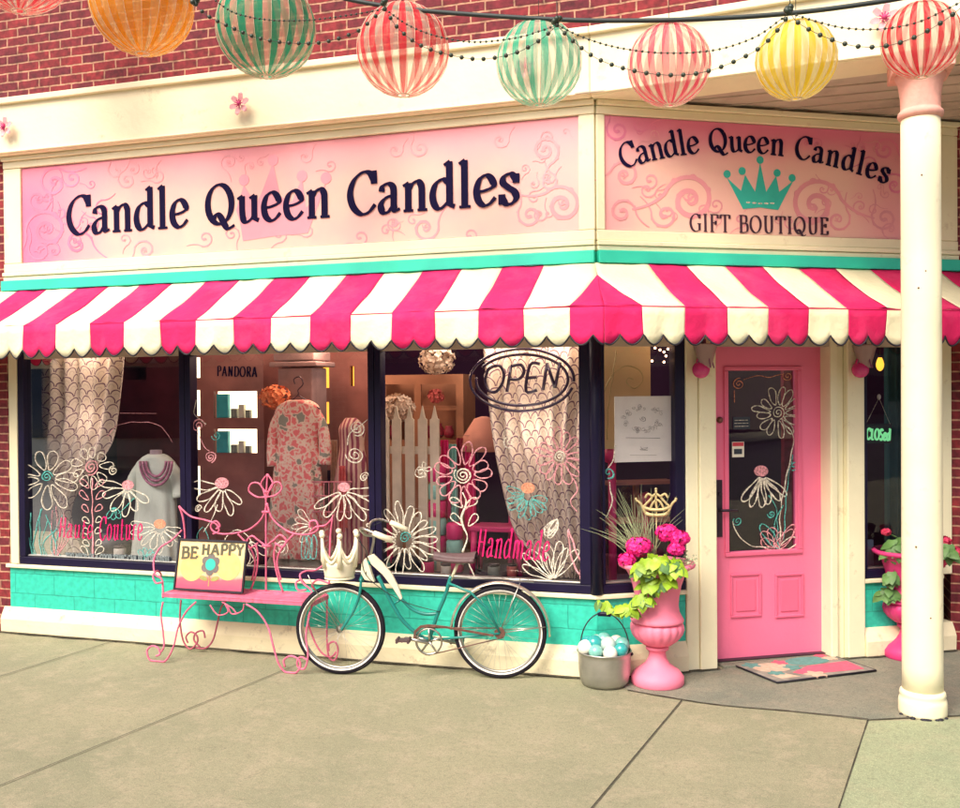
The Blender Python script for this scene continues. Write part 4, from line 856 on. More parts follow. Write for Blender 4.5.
# handlebar, stem, grips
mb=MB(); st=B([(369,561),(373,545),(374,536)]); mb.tube(st,.010,8); hc=st[-1]
for o,dx in ((.26,0),(-.26,0)):
    s0h,z0h=BW.hit(374,536); 
    g_=[BW.P(s0h,0,z0h),BW.P(s0h-.05,o*.25,z0h+.02),BW.P(s0h-.06,o*.62,z0h+.075),BW.P(s0h-.01,o*.95,z0h+.085),BW.P(s0h+.10,o*1.05,z0h+.045)]
    mb.tube(catm([tuple(q) for q in g_],6),.0095,8)
hb=mb.build('handlebar',M['chrome'],bike)
for o in (.26,-.26):
    mb=MB(); mb.tube([BW.P(s0h+.06,o*1.04,z0h+.062),BW.P(s0h+.10,o*1.05,z0h+.045),BW.P(s0h+.19,o*1.0,z0h+.008)],[.018,.022,.019],10); mb.build('grip',M['bcream'],bike)
mb=MB(); q0=BW.P(s0h+.02,.25,z0h+.075); q1=BW.P(s0h-.10,.05,z0h+.03); q2=B([(366,575)],.03)[0]; q3=B([(400,600)],.02)[0]; q4=B([(440,612)],.02)[0]
mb.tube(catm([tuple(q) for q in (q0,q1,BW.P(s0h-.08,.03,z0h-.08),q2,q3,q4)],6),.0028,6); mb.tube(catm([tuple(q) for q in (BW.P(s0h+.02,-.25,z0h+.075),BW.P(s0h-.13,-.05,z0h+.0),BW.P(s0h-.06,-.02,z0h-.12),q2)],6),.0028,6); mb.build('brake_cable',M['cable'],bike)
mb=MB(); mb.tube([q0+BD*.02,q0+BD*.09+Vector((0,0,-.045))],.005,6); mb.build('brake_lever',M['chrome'],hb)
# fenders, stays, rack
def fender(c,a0,a1,name):
    mb=MB(); 
    def f(u,v):
        a=a0+(a1-a0)*u; p=(v-.5)*pi*.95; rr=R_+.012+.016*cos(p); return c+(BD*cos(a)+Vector((0,0,1))*sin(a))*rr+BNv*(.030*sin(p))
    mb.grid(f,30,8,0); o=mb.build(name,M['bfender'],bike); sd=o.modifiers.new('t','SOLIDIFY'); sd.thickness=.0015
M['bfender']=mat('chrome_mudguard',(.66,.60,.50),.3,.25,20,.05,40,metal=.8,dirt=(.35,.18,.12),dirts=(14,.6,.75))
fender(cr_,radians(-4),radians(178),'mudguard')
mb=MB()
for o in (.034,-.034):
    mb.tube([cr_+BNv*o*1.2,*B([(520,583)],o)],.0035,6); mb.tube([cr_+BNv*o*1.2,*B([(545.5,627)],o)],.0035,6); mb.tube([*B([(502,579)],o),*B([(534,582)],o)],.005,6); mb.tube([*B([(502,579)],o),*B([(452,578)],o*.5)],.0035,6)
for x in (504,512,520,528,534): mb.tube([*B([(x,579.5)],.034),*B([(x,579.5)],-.034)],.004,6)
mb.build('rack',M['chrome'],bike)
mb=MB()
for o in (.045,-.045): mb.tube([cf+BNv*o,*B([(312,584)],o*.8),*B([(308,575)],o)],.003,6)
mb.build('basket_stay',M['chrome'],bike)
# crank, chainring, chain, pedals, guard
bbs,bbz=BW.hit(430,640); bbc=BW.P(bbs,.04,bbz)
mb=MB(); n=40; P=[]
for i in range(n): a_=2*pi*i/n; rr=.098 if i%2 else .092; P.append(bbc+BD*(rr*cos(a_))+Vector((0,0,rr*sin(a_))))
mb.tube([bbc+BD*(.09*cos(2*pi*i/40))+Vector((0,0,.09*sin(2*pi*i/40))) for i in range(40)],.0075,6,closed=True)
for i in range(5): a_=2*pi*i/5+.3; mb.tube([bbc,bbc+BD*(.09*cos(a_))+Vector((0,0,.09*sin(a_)))],.008,6)
mb.build('chainring',M['chrome'],bike)
mb=MB(); rc=cr_+BNv*.045; mb.lathe(rc-BNv*.004,[(.036,0),(.038,.004),(.036,.008)],20,axis=BNv)
for sg in (1,-1):
    mb.tube([bbc+Vector((0,0,sg*.096)),rc+Vector((0,0,sg*.037))],.0042,6)
mb.tube([bbc+BD*(-.096*sin(pi*i/12))+Vector((0,0,.096*cos(pi*i/12))) for i in range(13)],.0042,6); mb.tube([rc+BD*(.037*sin(pi*i/12))+Vector((0,0,.037*cos(pi*i/12))) for i in range(13)],.0042,6); mb.build('chain',M['rust'],bike)
mb=MB(); gp=[(-.11,.02),(-.105,.075),(-.06,.115),(0,.125),(.12,.115),(.46,.062),(.46,.045),(.12,.098),(0,.104),(-.05,.096),(-.088,.06),(-.094,.02)]
mb.prism([BW.P(bbs+x,.052,bbz+z) for x,z in gp],BNv,.003); mb.build('chain_guard',M['rust'],bike,bevel=.001)
for o,(x,y) in ((.085,(405,638)),(-.07,(456,643))):
    mb=MB(); q=B([(x,y)],o)[0]; mb.tube([BW.P(bbs,o*.9,bbz),q],[.014,.010],8); mb.build('crank',M['chrome'],bike)
    sg=1 if o>0 else -1; mb=MB()
    for dz in (-.014,.014):
        k=[q+BD*(-.04)+Vector((0,0,dz*.5)),q+BD*.04+Vector((0,0,dz*.5))]
        mb.tube([k[0]+BNv*sg*.015,k[0]+BNv*sg*.1],.010,6); mb.tube([k[1]+BNv*sg*.015,k[1]+BNv*sg*.1],.010,6)
    mb.hexa([q+BD*a_+BNv*(sg*b_)+Vector((0,0,c_)) for c_ in (-.006,.006) for a_,b_ in ((-.04,.02),(.04,.02),(.04,.095),(-.04,.095))])
    mb.tube([q,q+BNv*sg*.11],.006,6); mb.build('pedal',M['leather'],bike)
# crown basket
bc,bz=BW.hit(341,578); bt_=BW.hit(341,537)[1]
mb=MB(); cxb,czb=bc,bz
H1=bt_-bz
def cr_pt(a,z,fl): return BW.P(cxb-.01+(.100+.045*fl)*cos(a),(.09+.045*fl)*sin(a),z)
n=60
def top(a): q=abs(((a/(2*pi)*6)%1)-.5)*2; return H1*(.16+.84*q**1.3)
mb.grid(lambda u,v: cr_pt(2*pi*u, czb+H1*.42*v, .45*v),n,4)
for k in range(6):
    a0=2*pi*k/6+pi/6*0+.25
    mb.tube([cr_pt(a0,czb+H1*.3,.4),cr_pt(a0,czb+H1*.62,.75),cr_pt(a0,czb+H1*.97,.9)],[.022,.016,.010],10)
    mb.ball(cr_pt(a0,czb+H1*1.08,.92),.021,12)
    a1=a0+2*pi/6
    mb.tube([cr_pt(a0+(a1-a0)*t,czb+H1*(.42+.36*(2*t-1)**2),.45+.4*(2*t-1)**2) for t in [i/10 for i in range(11)]],.012,8)
mb.tube([cr_pt(2*pi*i/40,czb+.005,0) for i in range(40)],.009,8,closed=True)
bk=mb.build('basket',M['bcream'],bike); sd=bk.modifiers.new('t','SOLIDIFY'); sd.thickness=.004

# ================================================================== BUCKET WITH GLASS BALLS
bp_=hitG(604.5,684); bp_.z=0
bk_=thing('bucket','galvanised metal bucket filled with teal and white balls on the pavement','bucket',bp_)
mb=MB(); mb.lathe(bp_,[(.11,.0),(.148,.006),(.165,.03),(.176,.09),(.180,.20),(.181,.225),(.187,.229),(.187,.237),(.180,.237),(.174,.225),(.168,.06),(.12,.03)],40,cap=True); mb.build('pail',M['steel'],bk_)
mb=MB(); hr=.175; ha=[bp_+Vector((hr*cos(t)*.97,.02,.235+.0))+Vector((0,0,.25*sin(t))) for t in [pi*i/20 for i in range(21)]]; mb.tube(ha,.0045,8)
for sg in (1,-1): mb.ball(bp_+Vector((sg*.183,.02,.215)),.014,8)
hd=mb.build('handle',M['iron'],bk_)
mb=MB(); mb.tube([bp_+Vector((x,.02,.482-abs(x)*.25)) for x in (-.045,-.02,.02,.045)],[.013,.017,.017,.013],10); mb.build('grip',M['navy'],hd)
def ballmat(n,c,tr=.0): return mat(n,c,.12,.15,25,0,coat=.5,trans=tr)
BM={'teal':ballmat('teal_glass',(.04,.42,.42),.2),'aqua':ballmat('aqua_glass',(.25,.62,.55),.2),'white':mat('white_ball',(.82,.78,.68),.4,.06,20,0),'clear':ballmat('pale_glass',(.62,.76,.70),.2)}
k=0; 
bl=[(-.115,-.085,.265,.048,'white'),(-.035,-.135,.255,.044,'aqua'),(.06,-.12,.245,.045,'white'),(.125,-.07,.262,.044,'teal'),(-.06,-.05,.29,.05,'teal'),(.035,-.05,.288,.048,'clear'),(.12,.02,.275,.047,'aqua'),(-.12,.03,.268,.046,'teal'),(-.01,.05,.29,.048,'aqua'),(.07,.09,.27,.045,'white'),(-.07,.10,.265,.044,'clear'),(-.115,-.02,.22,.04,'aqua'),(.0,-.02,.22,.045,'teal'),(.10,-.03,.22,.04,'clear')]
LB={'teal':'shiny dark teal glass ball in the metal bucket','aqua':'pale aqua glass ball in the metal bucket','white':'matt white ball in the metal bucket','clear':'clear greenish glass ball in the metal bucket'}
for x,y,z,r,c in bl:
    mb=MB(); mb.ball(bp_+Vector((x,y,z)),r*1.10,24); tag(mb.build('glass_ball',BM[c],loc=bp_+Vector((x,y,z))),LB[c],'ball',c+' balls in the bucket')

# ================================================================== URNS AND PLANTS
def urn(c, H, m, label):
    t=thing('flower_urn',label,'urn',c); k=H/.83
    mb=MB(); mb.lathe(c,[(r*k,z*k) for r,z in [(.172,.0),(.180,.012),(.180,.055),(.165,.075),(.150,.095),(.125,.11),(.085,.14),(.062,.18),(.056,.215),(.066,.235),(.078,.24),(.078,.255),(.066,.262)]],40); mb.build('foot',m,t)
    mb=MB()
    def fl(a,j,z): return 1+.055*abs(cos(a*9))*(1 if 1<=j<=6 else 0)
    mb.lathe(c,[(r*k,z*k) for r,z in [(.06,.263),(.095,.275),(.140,.31),(.165,.345),(.176,.38),(.172,.41),(.158,.425)]],108,rf=fl); mb.build('fluted_bowl',m,t)
    mb=MB(); mb.lathe(c,[(r*k,z*k) for r,z in [(.158,.425),(.178,.432),(.182,.445),(.172,.462),(.152,.50),(.146,.54),(.150,.60),(.166,.68),(.190,.75),(.215,.79),(.245,.805),(.258,.812),(.262,.825),(.256,.838),(.235,.84),(.215,.82),(.19,.79)]],48); mb.build('neck',m,t)
    mb=MB(); mb.lathe(c+Vector((0,0,.775*k)),[(.195*k,0),(.195*k,.02),(.02,.03)],24); mb.build('soil',M['soil'],t)
    return t
u1=hitG(657.5,683.5); u1.z=0
urn(u1,.83,M['urn'],'large rose pink fluted urn beside the left of the pink door')
u2=hitG(908,657); u2.z=0
urn(u2,.80,M['urn_d'],'magenta fluted urn half hidden behind the porch column')
def leafpts(c,dirv,up,L,Wd,k=6):
    dirv=dirv.normalized(); sd=dirv.cross(up).normalized(); upn=sd.cross(dirv)
    out=[(0,0),(-.12,.35),(.05,.52),(.35,.50),(.62,.34),(.85,.14),(1,0),(.85,-.14),(.62,-.34),(.35,-.50),(.05,-.52),(-.12,-.35)]
    return [c+dirv*(x*L)+sd*(y*Wd)-upn*(.25*L*x*x+.10*Wd*abs(y)*2) for x,y in out]
def leaves(mb,cen,rad,n,L,drop=0,bias=Vector((0,-1,0)),m=0,flat=1,mx2=False):
    for i in range(n):
        d=Vector((random.gauss(0,1),random.gauss(0,1),random.gauss(0,.7))); d.normalize(); d=(d+bias*.6).normalized()
        c=cen+Vector((d.x*rad[0],d.y*rad[1],d.z*rad[2]))*random.uniform(.55,1.0)
        l=L*random.uniform(.65,1.25); dv=(Vector((d.x,d.y*.6,-.5-random.random()*.6))+Vector((random.uniform(-.6,.6),random.uniform(-.5,.2),0))); up=(d+Vector((0,-.5,.7))).normalized()
        P=leafpts(c,dv,up,l,l*.95); b=len(mb.v); mb.v.append(c+(P[6]-c)*.4+up*l*.06); mb.v+=P
        mm=1 if (m==0 and i%6==0 and mx2) else m
        for q in range(len(P)): mb.face((b,b+1+q,b+1+(q+1)%len(P)),mm,True)
def U(x,y,c=u1,dy=-.0):
    """point beside the urn, in the upright plane through its middle facing the street"""
    d=ray(x,y); t=(c.y+dy-CAMP.y)/d.y; return CAMP+d*t
vine=MB()
for x,y,r,n in ((657,562,(.11,.10,.07),70),(642,568,(.05,.08,.06),26),(674,566,(.06,.08,.06),30),(652,583,(.08,.05,.06),36),(643,598,(.07,.05,.05),24),(628,608,(.06,.05,.035),18),(612,607,(.035,.03,.02),6),(601,602,(.03,.03,.015),4),(666,580,(.05,.05,.05),16)):
    leaves(vine,U(x,y,dy=-.20 if y<590 else -.21),r,n,.064,m=0,mx2=True)
for ln in ([(650,565),(645,585),(636,600),(622,610),(604,605)],[(660,565),(662,580),(655,598)]):
    vine.tube([U(x,y,dy=-.2) for x,y in catm(ln,4)],.003,5,1)
tag(vine.build('trailing_vine',[M['leaf'],M['leaf_d']],loc=u1+Vector((0,0,.8)),recalc=False),'lime green leafy vine spilling over the rim of the rose pink urn','plant')
def bloom(c,r,n,m,label,stem_to,sq=(1,1,.75)):
    t=thing('geranium',label,'flower',stem_to); mb=MB()
    for i in range(n):
        d=Vector((random.gauss(0,1),random.gauss(0,1),random.gauss(0,1))).normalized(); q=c+Vector((d.x*sq[0],d.y*sq[1],d.z*sq[2]))*r*random.uniform(.75,1.0)
        up=d; a0=random.random()*6; ux=up.orthogonal().normalized(); uy=up.cross(ux)
        for k in range(5):
            a=a0+2*pi*k/5; e=ux*cos(a)+uy*sin(a); f_=ux*cos(a+1.57)+uy*sin(a+1.57); s_=.014*random.uniform(.8,1.2); b=len(mb.v)
            mb.v+=[q,q+e*s_*.6+f_*s_*.5+up*.003,q+e*s_*1.25+up*.004,q+e*s_*.6-f_*s_*.5+up*.003]; mb.face((b,b+1,b+2,b+3),0,False)
    mb.build('flower_head',m,t,recalc=False); mb=MB(); mb.tube([c,(c+Vector(stem_to))*.5+Vector((.02,0,.03)),Vector(stem_to)],.004,6); mb.build('stem',M['leaf_d'],t); return t
s_to=u1+Vector((0,0,.80))
bloom(U(639,547,dy=-.08),.095,210,M['flow'],'bright magenta geranium head at the left of the rose pink urn',s_to+Vector((-.08,0,0)))
bloom(U(627,560,dy=-.14),.062,110,M['flow'],'small magenta geranium low over the left rim of the rose pink urn',s_to+Vector((-.12,-.05,0)))
bloom(U(667,533,dy=-.05),.080,170,M['flow'],'magenta geranium beside the gold crown stake in the rose pink urn',s_to+Vector((.05,0,0)))
bloom(U(680,538,dy=-.08),.070,140,M['flow'],'rightmost magenta geranium head in the rose pink urn',s_to+Vector((.10,0,0)))
bloom(U(676,549,dy=-.12),.058,100,M['flow'],'magenta geranium just above the lime leaves in the rose pink urn',s_to+Vector((.08,-.04,0)))
gr=MB()
for i in range(92):
    bx=u1+Vector((random.uniform(-.15,-.01),random.uniform(-.05,.08),.8)); a=(random.gauss(-.32,.33) if i<80 else random.uniform(-1.3,1.2)); L_=random.uniform(.30,.60)*(1 if abs(a)<.8 else .7)
    pts=[bx+Vector((sin(a)*L_*t*(.5+.5*t), -.06*t*random.uniform(.2,1), L_*t*(1-.38*abs(sin(a))*t))) for t in (0,.25,.5,.75,1)]
    gr.tube(pts,[.0026,.0026,.002,.0014,.0005],4)
tag(gr.build('spike_grass',M['blade'],loc=u1+Vector((-.05,0,.8))),'thin grey green spiky grass fanning up from the rose pink urn','plant')
wp=MB()
for i in range(26):
    bx=u1+Vector((.15+random.uniform(-.03,.05),random.uniform(-.12,.02),.80)); a=random.uniform(-.3,1.2); L_=random.uniform(.05,.14); e=bx+Vector((sin(a)*L_,-.02,L_*cos(a)))
    wp.tube([bx,(bx+e)*.5+Vector((0,0,.01)),e],.0012,4); leaves(wp,e,(.012,.012,.012),3,.014)
tag(wp.build('wispy_plant',M['blade'],loc=u1+Vector((.16,0,.8)),recalc=False),'small wispy grey plant at the right rim of the rose pink urn','plant')
# gold crown stake
cs=thing('crown_stake','aged gold crown ornament on a thin rod standing in the rose pink urn','garden stake',s_to)
mb=MB(); mb.tube([U(656,565),U(656.5,512)],.004,6); mb.build('rod',M['gold'],cs)
mb=MB(); P=lambda x,y: U(x,y)
mb.tube([P(645,513),P(650,515),P(657,515.5),P(664,515),P(668,513)],.013,8); mb.tube([P(643,507),P(650,509.5),P(657,510),P(664,509.5),P(670,507)],.011,8)
for q in ([(645,513),(641,504),(636,500)],[(668,513),(672,504),(676,500)],[(643,507),(648,502),(652,497),(648,494),(645,498)],[(670,507),(665,502),(661,497),(665,494),(668,498)],[(657,510),(656,502),(656,490)],[(650,509),(653,503),(657,500),(661,503),(664,509)],[(652,497),(656,494),(661,497)]): mb.tube([P(*z) for z in catm(q,4)],.0085,6)
for x,y in ((636,499),(676,499),(656,489),(652,496),(661,496)): mb.ball(P(x,y),.010,8)
mb.build('crown',M['gold'],cs)
# plants of the second urn
pl=MB()
for x,y,r,n in ((895,548,(.07,.08,.09),40),(891,575,(.05,.06,.06),18),(887,592,(.06,.05,.05),18),(930,555,(.09,.08,.08),34),(947,550,(.06,.07,.06),24),(912,540,(.1,.08,.1),30)): leaves(pl,U(x,y,u2,-.12),r,n,.07)
tag(pl.build('leafy_plant',M['leaf_d'],loc=u2+Vector((0,0,.8)),recalc=False),'green leafy plant in the magenta urn behind the porch column','plant')
t2=u2+Vector((0,0,.78))
for x,y,r,lb in ((944,541,.05,'red geranium right of the porch column, topmost'),(955,552,.045,'red geranium right of the porch column, nearest the brick'),(941,562,.05,'red geranium right of the porch column, lowest'),(886,532,.03,'small pink red geranium left of the porch column')): bloom(U(x,y,u2,-.1),r,55,M['flow_r'],lb,t2)

# ================================================================== DOOR MAT
M['matg']=mat('mat_grey',(.24,.22,.19),.95,.5,9,.5,80); M['matp']=mat('mat_pink',(.70,.10,.17),.95,.15,30,.5,80); M['matt']=mat('mat_teal',(.10,.26,.24),.95,.2,30,.5,80); M['matb']=mat('mat_beige',(.55,.40,.30),.95,.2,30,.5,80)
m0,m1,m2=hitG(731,664.5,.012),hitG(777,683,.012),hitG(876,671,.012)
ex=(m2-m1); ey=(m0-m1)*.98
dm=thing('door_mat','worn doormat printed with pink and teal shapes before the pink door','doormat',(m1+ex*.5+ey*.5)*1)
def MP(u,v,z=0): p=m1+ex*u+ey*v; return Vector((p.x,p.y,.010+z))
mb=MB(); mb.prism([MP(0,0),MP(1,0),MP(1,1),MP(0,1)],(0,0,1),.010); mb.build('mat_base',M['matg'],dm)
mb=MB(); mb.tube([MP(0,0,.006),MP(1,0,.006),MP(1,1,.006),MP(0,1,.006)],.007,6,closed=True); mb.build('mat_edge',M['black'],dm)
mb=MB(); mb.prism([MP(.36,.16),MP(.93,.10),MP(.97,.52),MP(.55,.5),MP(.30,.30)],(0,0,1),.0125); mb.build('pink_print',M['matp'],dm)
mb=MB(); mb.prism([MP(.66+.22*cos(t),.74+.19*sin(t)) for t in [2*pi*i/24 for i in range(24)]],(0,0,1),.0125); mb.build('teal_print',M['matt'],dm)
mb=MB(); mb.prism([MP(.24+.17*cos(t),.62+.22*sin(t)) for t in [2*pi*i/24 for i in range(24)]],(0,0,1),.0125); mb.prism([MP(.1,.1),MP(.28,.1),MP(.22,.3),MP(.08,.3)],(0,0,1),.0122); mb.build('beige_print',M['matb'],dm)
for k,(u,v,r,mm) in enumerate(((.12,.82,.07,'matt'),(.40,.80,.06,'matp'),(.44,.12,.08,'matb'),(.90,.74,.06,'matb'),(.16,.35,.06,'matt'),(.40,.52,.07,'matt'),(.88,.90,.05,'matp'))):
    mb=MB(); mb.prism([MP(u+r*(1+.25*sin(5*t))*cos(t),v+r*1.6*(1+.25*sin(5*t))*sin(t)) for t in [2*pi*i/30 for i in range(30)]],(0,0,1),.0131+.0002*k); mb.build('flower_print',M[mm],dm)

# ================================================================== WALL LAMPS
M['lampg']=mat('magenta_lamp_glass',(.66,.03,.22),.25,.15,15,.05,30,coat=.4); M['lampp']=mat('plum_lamp_metal',(.22,.06,.16),.5,.2,15,.1,30); M['frost']=sheer('lamp_frosted_glass',(.42,.27,.27),.85,.3)
def lamp(x,label):
    s,z=hitR(x,368,.08); c=WR.P(s,.10,z); t=thing('wall_lamp',label,'lamp',WR.P(s,.03,z+.12),'pink wall lamps by the door')
    mb=MB(); mb.ball(c+Vector((-.03,0,-.012)),.062,24,sc_=(1,1,1)); mb.lathe(c+Vector((-.03,0,.04)),[(.035,0),(.028,.03)],16); mb.build('globe',M['lampg'],t)
    mb=MB(); mb.lathe(c+Vector((.0,0,.0)),[(.040,0),(.050,.03),(.062,.08),(.085,.16),(.088,.17)],8); mb.build('shade',M['frost'],t)
    mb=MB(); mb.tube([WR.P(s,.02,z+.16),WR.P(s,.09,z+.2),WR.P(s,.10,z+.05)],.012,8); mb.lathe(WR.P(s,.036,z+.14),[(.05,0),(.045,.014)],20,axis=RN)
    for k in range(4): a=2*pi*k/4+.6; mb.tube([c+Vector((.086*cos(a),.086*sin(a),.21)),c+Vector((.05*cos(a),.05*sin(a),.07)),c+Vector((.07*cos(a),.07*sin(a),.0))],.005,6)
    mb.build('bracket',M['lampp'],t)
lamp(704,'pink globe wall lamp on the cream post left of the door'); lamp(863,'pink globe wall lamp on the cream post right of the door')

# ================================================================== FABRIC FLOWERS ON THE BEAM
M['ff']=mat('pale_pink_cloth',(.84,.42,.45),.8,.2,40,.1,60); M['ffc']=mat('rose_cloth',(.62,.06,.20),.8,.2,40,.1,60)
def fflower(x,y,r,label):
    s,z=hitL(x,y,.17); o=.12+.0094*max(0,s*10)+.02; s,z=hitL(x,y,o+.03); c=WL.P(s,o+.03,z); t=thing('fabric_flower',label,'flower',c,'fabric flowers pinned along the fascia'); mb=MB()
    for k in range(6):
        a=2*pi*k/6+.3; pts=[c]
        e=Vector((cos(a),0,sin(a))); f_=Vector((-sin(a),0,cos(a)))
        pts=[c+e*r*.12,c+e*r*.5+f_*r*.26+Vector((0,-.012,0)),c+e*r*.9+f_*r*.2+Vector((0,-.02,0)),c+e*r*1.05+Vector((0,-.015,0)),c+e*r*.9-f_*r*.2+Vector((0,-.02,0)),c+e*r*.5-f_*r*.26+Vector((0,-.012,0))]
        mb.prism(pts,(0,1,0),.004)
    mb.build('petals',M['ff'],t); mb=MB()
    for k in range(9): a=k*.7; mb.tube([c,c+Vector((cos(a)*r*.35,-.03,sin(a)*r*.35))],.004,5)
    mb.ball(c+Vector((0,-.02,0)),r*.2,8); mb.build('flower_centre',M['ffc'],t)
fflower(5,127,.085,'pink cloth flower at the far left end of the fascia'); fflower(240,104,.085,'pink cloth flower on the fascia above the shop name'); fflower(525,68,.075,'pink cloth flower behind the green striped paper lantern'); fflower(884,18,.085,'pink cloth flower near the top of the porch column')

# ================================================================== PAPER LANTERNS, BEADS, CABLE
GP=1.0                                          # the garlands hang in a line one metre in front of the wall
def at(x,y,o=GP):
    s,z=hitL(x,y,o); return WL.P(s,o,z)
def paper(name,c,a):
    m=sheer(name,c,a,1); nt=m.node_tree; N=nt.nodes; L=nt.links; b=N['Principled BSDF']; b.inputs['Specular IOR Level'].default_value=0; o=N['Material Output']
    t=N.new('ShaderNodeBsdfTranslucent'); t.inputs[0].default_value=(*c,1); x=N.new('ShaderNodeMixShader'); x.inputs[0].default_value=.55*a; tc=N.new('ShaderNodeTexCoord'); n=N.new('ShaderNodeTexNoise'); n.inputs['Scale'].default_value=16; bp=N.new('ShaderNodeBump'); bp.inputs['Strength'].default_value=.3; bp.inputs['Distance'].default_value=.01
    L.new(tc.outputs['Object'],n.inputs['Vector']); L.new(n.outputs['Fac'],bp.inputs['Height']); L.new(bp.outputs[0],b.inputs['Normal']); L.new(b.outputs[0],x.inputs[1]); L.new(t.outputs[0],x.inputs[2]); L.new(x.outputs[0],o.inputs[0]); return m
def lantern(x,y,rpx,c1,c2,label,al=.62,twist=0):
    c=at(x,y); r=(at(x+rpx,y)-c).length*.96; t=thing('paper_lantern',label,'paper lantern',c,'striped paper lanterns hanging in a row')
    m1=paper(c1[0],c1[1],al-.10); m2=paper(c2[0],c2[1],al-.40); mb=MB(); n=72; h=24; b=len(mb.v)
    for j in range(h+1):
        tt_=.12+(pi-.24)*j/h
        for k in range(n):
            a=2*pi*k/n+.1; rr=r*(1+.010*cos(a*18)+.006*sin(tt_*23+a*3)); mb.v.append(c+Vector((rr*sin(tt_)*cos(a),rr*sin(tt_)*sin(a),rr*.99*cos(tt_))))
    for j in range(h):
        for k in range(n): mb.face((b+j*n+k,b+j*n+(k+1)%n,b+(j+1)*n+(k+1)%n,b+(j+1)*n+k),(k//2)%2,True)
    mb.build('shade',[m1,m2],t); mb=MB()
    for sg in (1,-1): mb.tube([c+Vector((.13*r*cos(2*pi*i/16),.13*r*sin(2*pi*i/16),sg*r*.985)) for i in range(16)],.004,5,closed=True)
    for k in range(18): a=2*pi*k/18+.1; mb.tube([c+Vector((r*1.004*sin(q)*cos(a),r*1.004*sin(q)*sin(a),r*.995*cos(q))) for q in [.12+(pi-.24)*i/20 for i in range(21)]],.0012,4)
    mb.build('wire_rib',M['ribw'],t); mb=MB(); mb.tube([c+Vector((0,0,r*.98)),c+Vector((0,0,r*.98+.25))],.0018,4); mb.build('hanging_string',M['cable'],t)
M['ribw']=mat('lantern_wire',(.80,.66,.48),.6,.1,20,0)
PK=('coral_paper',(.80,.07,.09)); PW=('white_paper_shade',(.86,.76,.60)); GN=('green_paper',(.03,.36,.20)); YL=('yellow_paper',(.86,.66,.06)); OR=('amber_paper',(.80,.32,.02)); MN=('mint_paper',(.07,.56,.36)); REDP=('red_paper',(.76,.03,.06)); OW=('pale_amber_paper',(.86,.58,.20)); PY=('pale_yellow_paper',(.87,.80,.42)); RO=('rose_paper',(.82,.09,.17))
lantern(18,-41,45,PK,PW,'coral striped paper lantern almost above the frame, leftmost',.6)
lantern(142,4,45,OR,OW,'amber striped paper lantern in front of the bricks',.7)
lantern(266,28,46,GN,('peach_paper',(.80,.50,.36)),'dark green and peach striped paper lantern in front of the bricks',.7)
lantern(403,50,45,PK,PW,'coral and white striped paper lantern half over bricks, half over fascia',.62)
lantern(539,63,43.5,MN,PW,'mint green and white striped paper lantern',.62)
lantern(669,65,43.5,RO,PW,'rose and white striped paper lantern above the entrance sign',.66)
lantern(796,60,43.5,YL,PY,'bright yellow striped paper lantern below the black cable',.8)
lantern(921,40,43,REDP,PW,'red and white striped paper lantern in front of the column top',.75)
def catn(pts,stepm):
    P=[Vector(p) for p in catm([tuple(at(x,y,1.42)) for x,y in pts],10)]; out=[P[0]]; acc=0
    for a,b_ in zip(P[:-1],P[1:]):
        L_=(b_-a).length; t=stepm-acc
        while t<=L_: out.append(a+(b_-a)*(t/L_)); t+=stepm
        acc=(acc+L_)%stepm
    return P,out
bead0={}
def strand(pts,r,step,label,group):
    P,bd=catn(pts,step); t=thing('bead_strand',label,'bead garland',P[0],group); mb=MB(); mb.tube(P,.0016,4); mb.build('thread',M['cable'],t)
    if r not in bead0:
        mb=MB(); mb.ball((0,0,0),r,10); o=mb.build('bead',M['bead'],loc=(0,0,0)); bead0[r]=o; o.parent=t; o.location=bd[0]-P[0]; rest=bd[1:]
    else: rest=bd
    for q in rest: o=bead0[r].copy(); COL.objects.link(o); o.parent=t; o.location=q-P[0]
SB=.0072; LBd=.0130
strand([(212,-2),(235,13),(270,20),(310,20),(350,15),(385,9)],SB,.034,'fine bead strand crossing the green lantern','fine bead strands')
strand([(190,-3),(205,14),(228,26),(258,38),(290,43),(325,42),(358,31),(372,19),(385,9)],LBd,.066,'coarse bead strand crossing the green and peach lantern','coarse bead strands')
strand([(385,9),(410,26),(440,37),(475,42),(515,38),(540,31),(557,25)],SB,.034,'fine bead strand between coral and mint lanterns','fine bead strands')
strand([(385,9),(398,28),(420,45),(450,55),(482,59),(515,53),(540,40),(557,25)],LBd,.066,'coarse bead strand between coral and mint lanterns','coarse bead strands')
strand([(557,25),(585,38),(620,48),(665,53),(715,50),(755,37),(780,20),(790,13)],SB,.034,'fine bead strand across the rose lantern','fine bead strands')
strand([(557,25),(573,41),(600,60),(640,72),(680,75),(715,69),(755,51),(775,33),(790,13)],LBd,.066,'coarse bead strand across the rose lantern','coarse bead strands')
strand([(790,13),(815,21),(845,28),(880,29),(915,23),(945,10),(970,-3)],SB,.034,'fine bead strand right of the yellow lantern','fine bead strands')
strand([(790,13),(800,24),(825,37),(855,46),(885,46),(915,37),(945,20),(970,0)],LBd,.066,'coarse bead strand right of the yellow lantern','coarse bead strands')
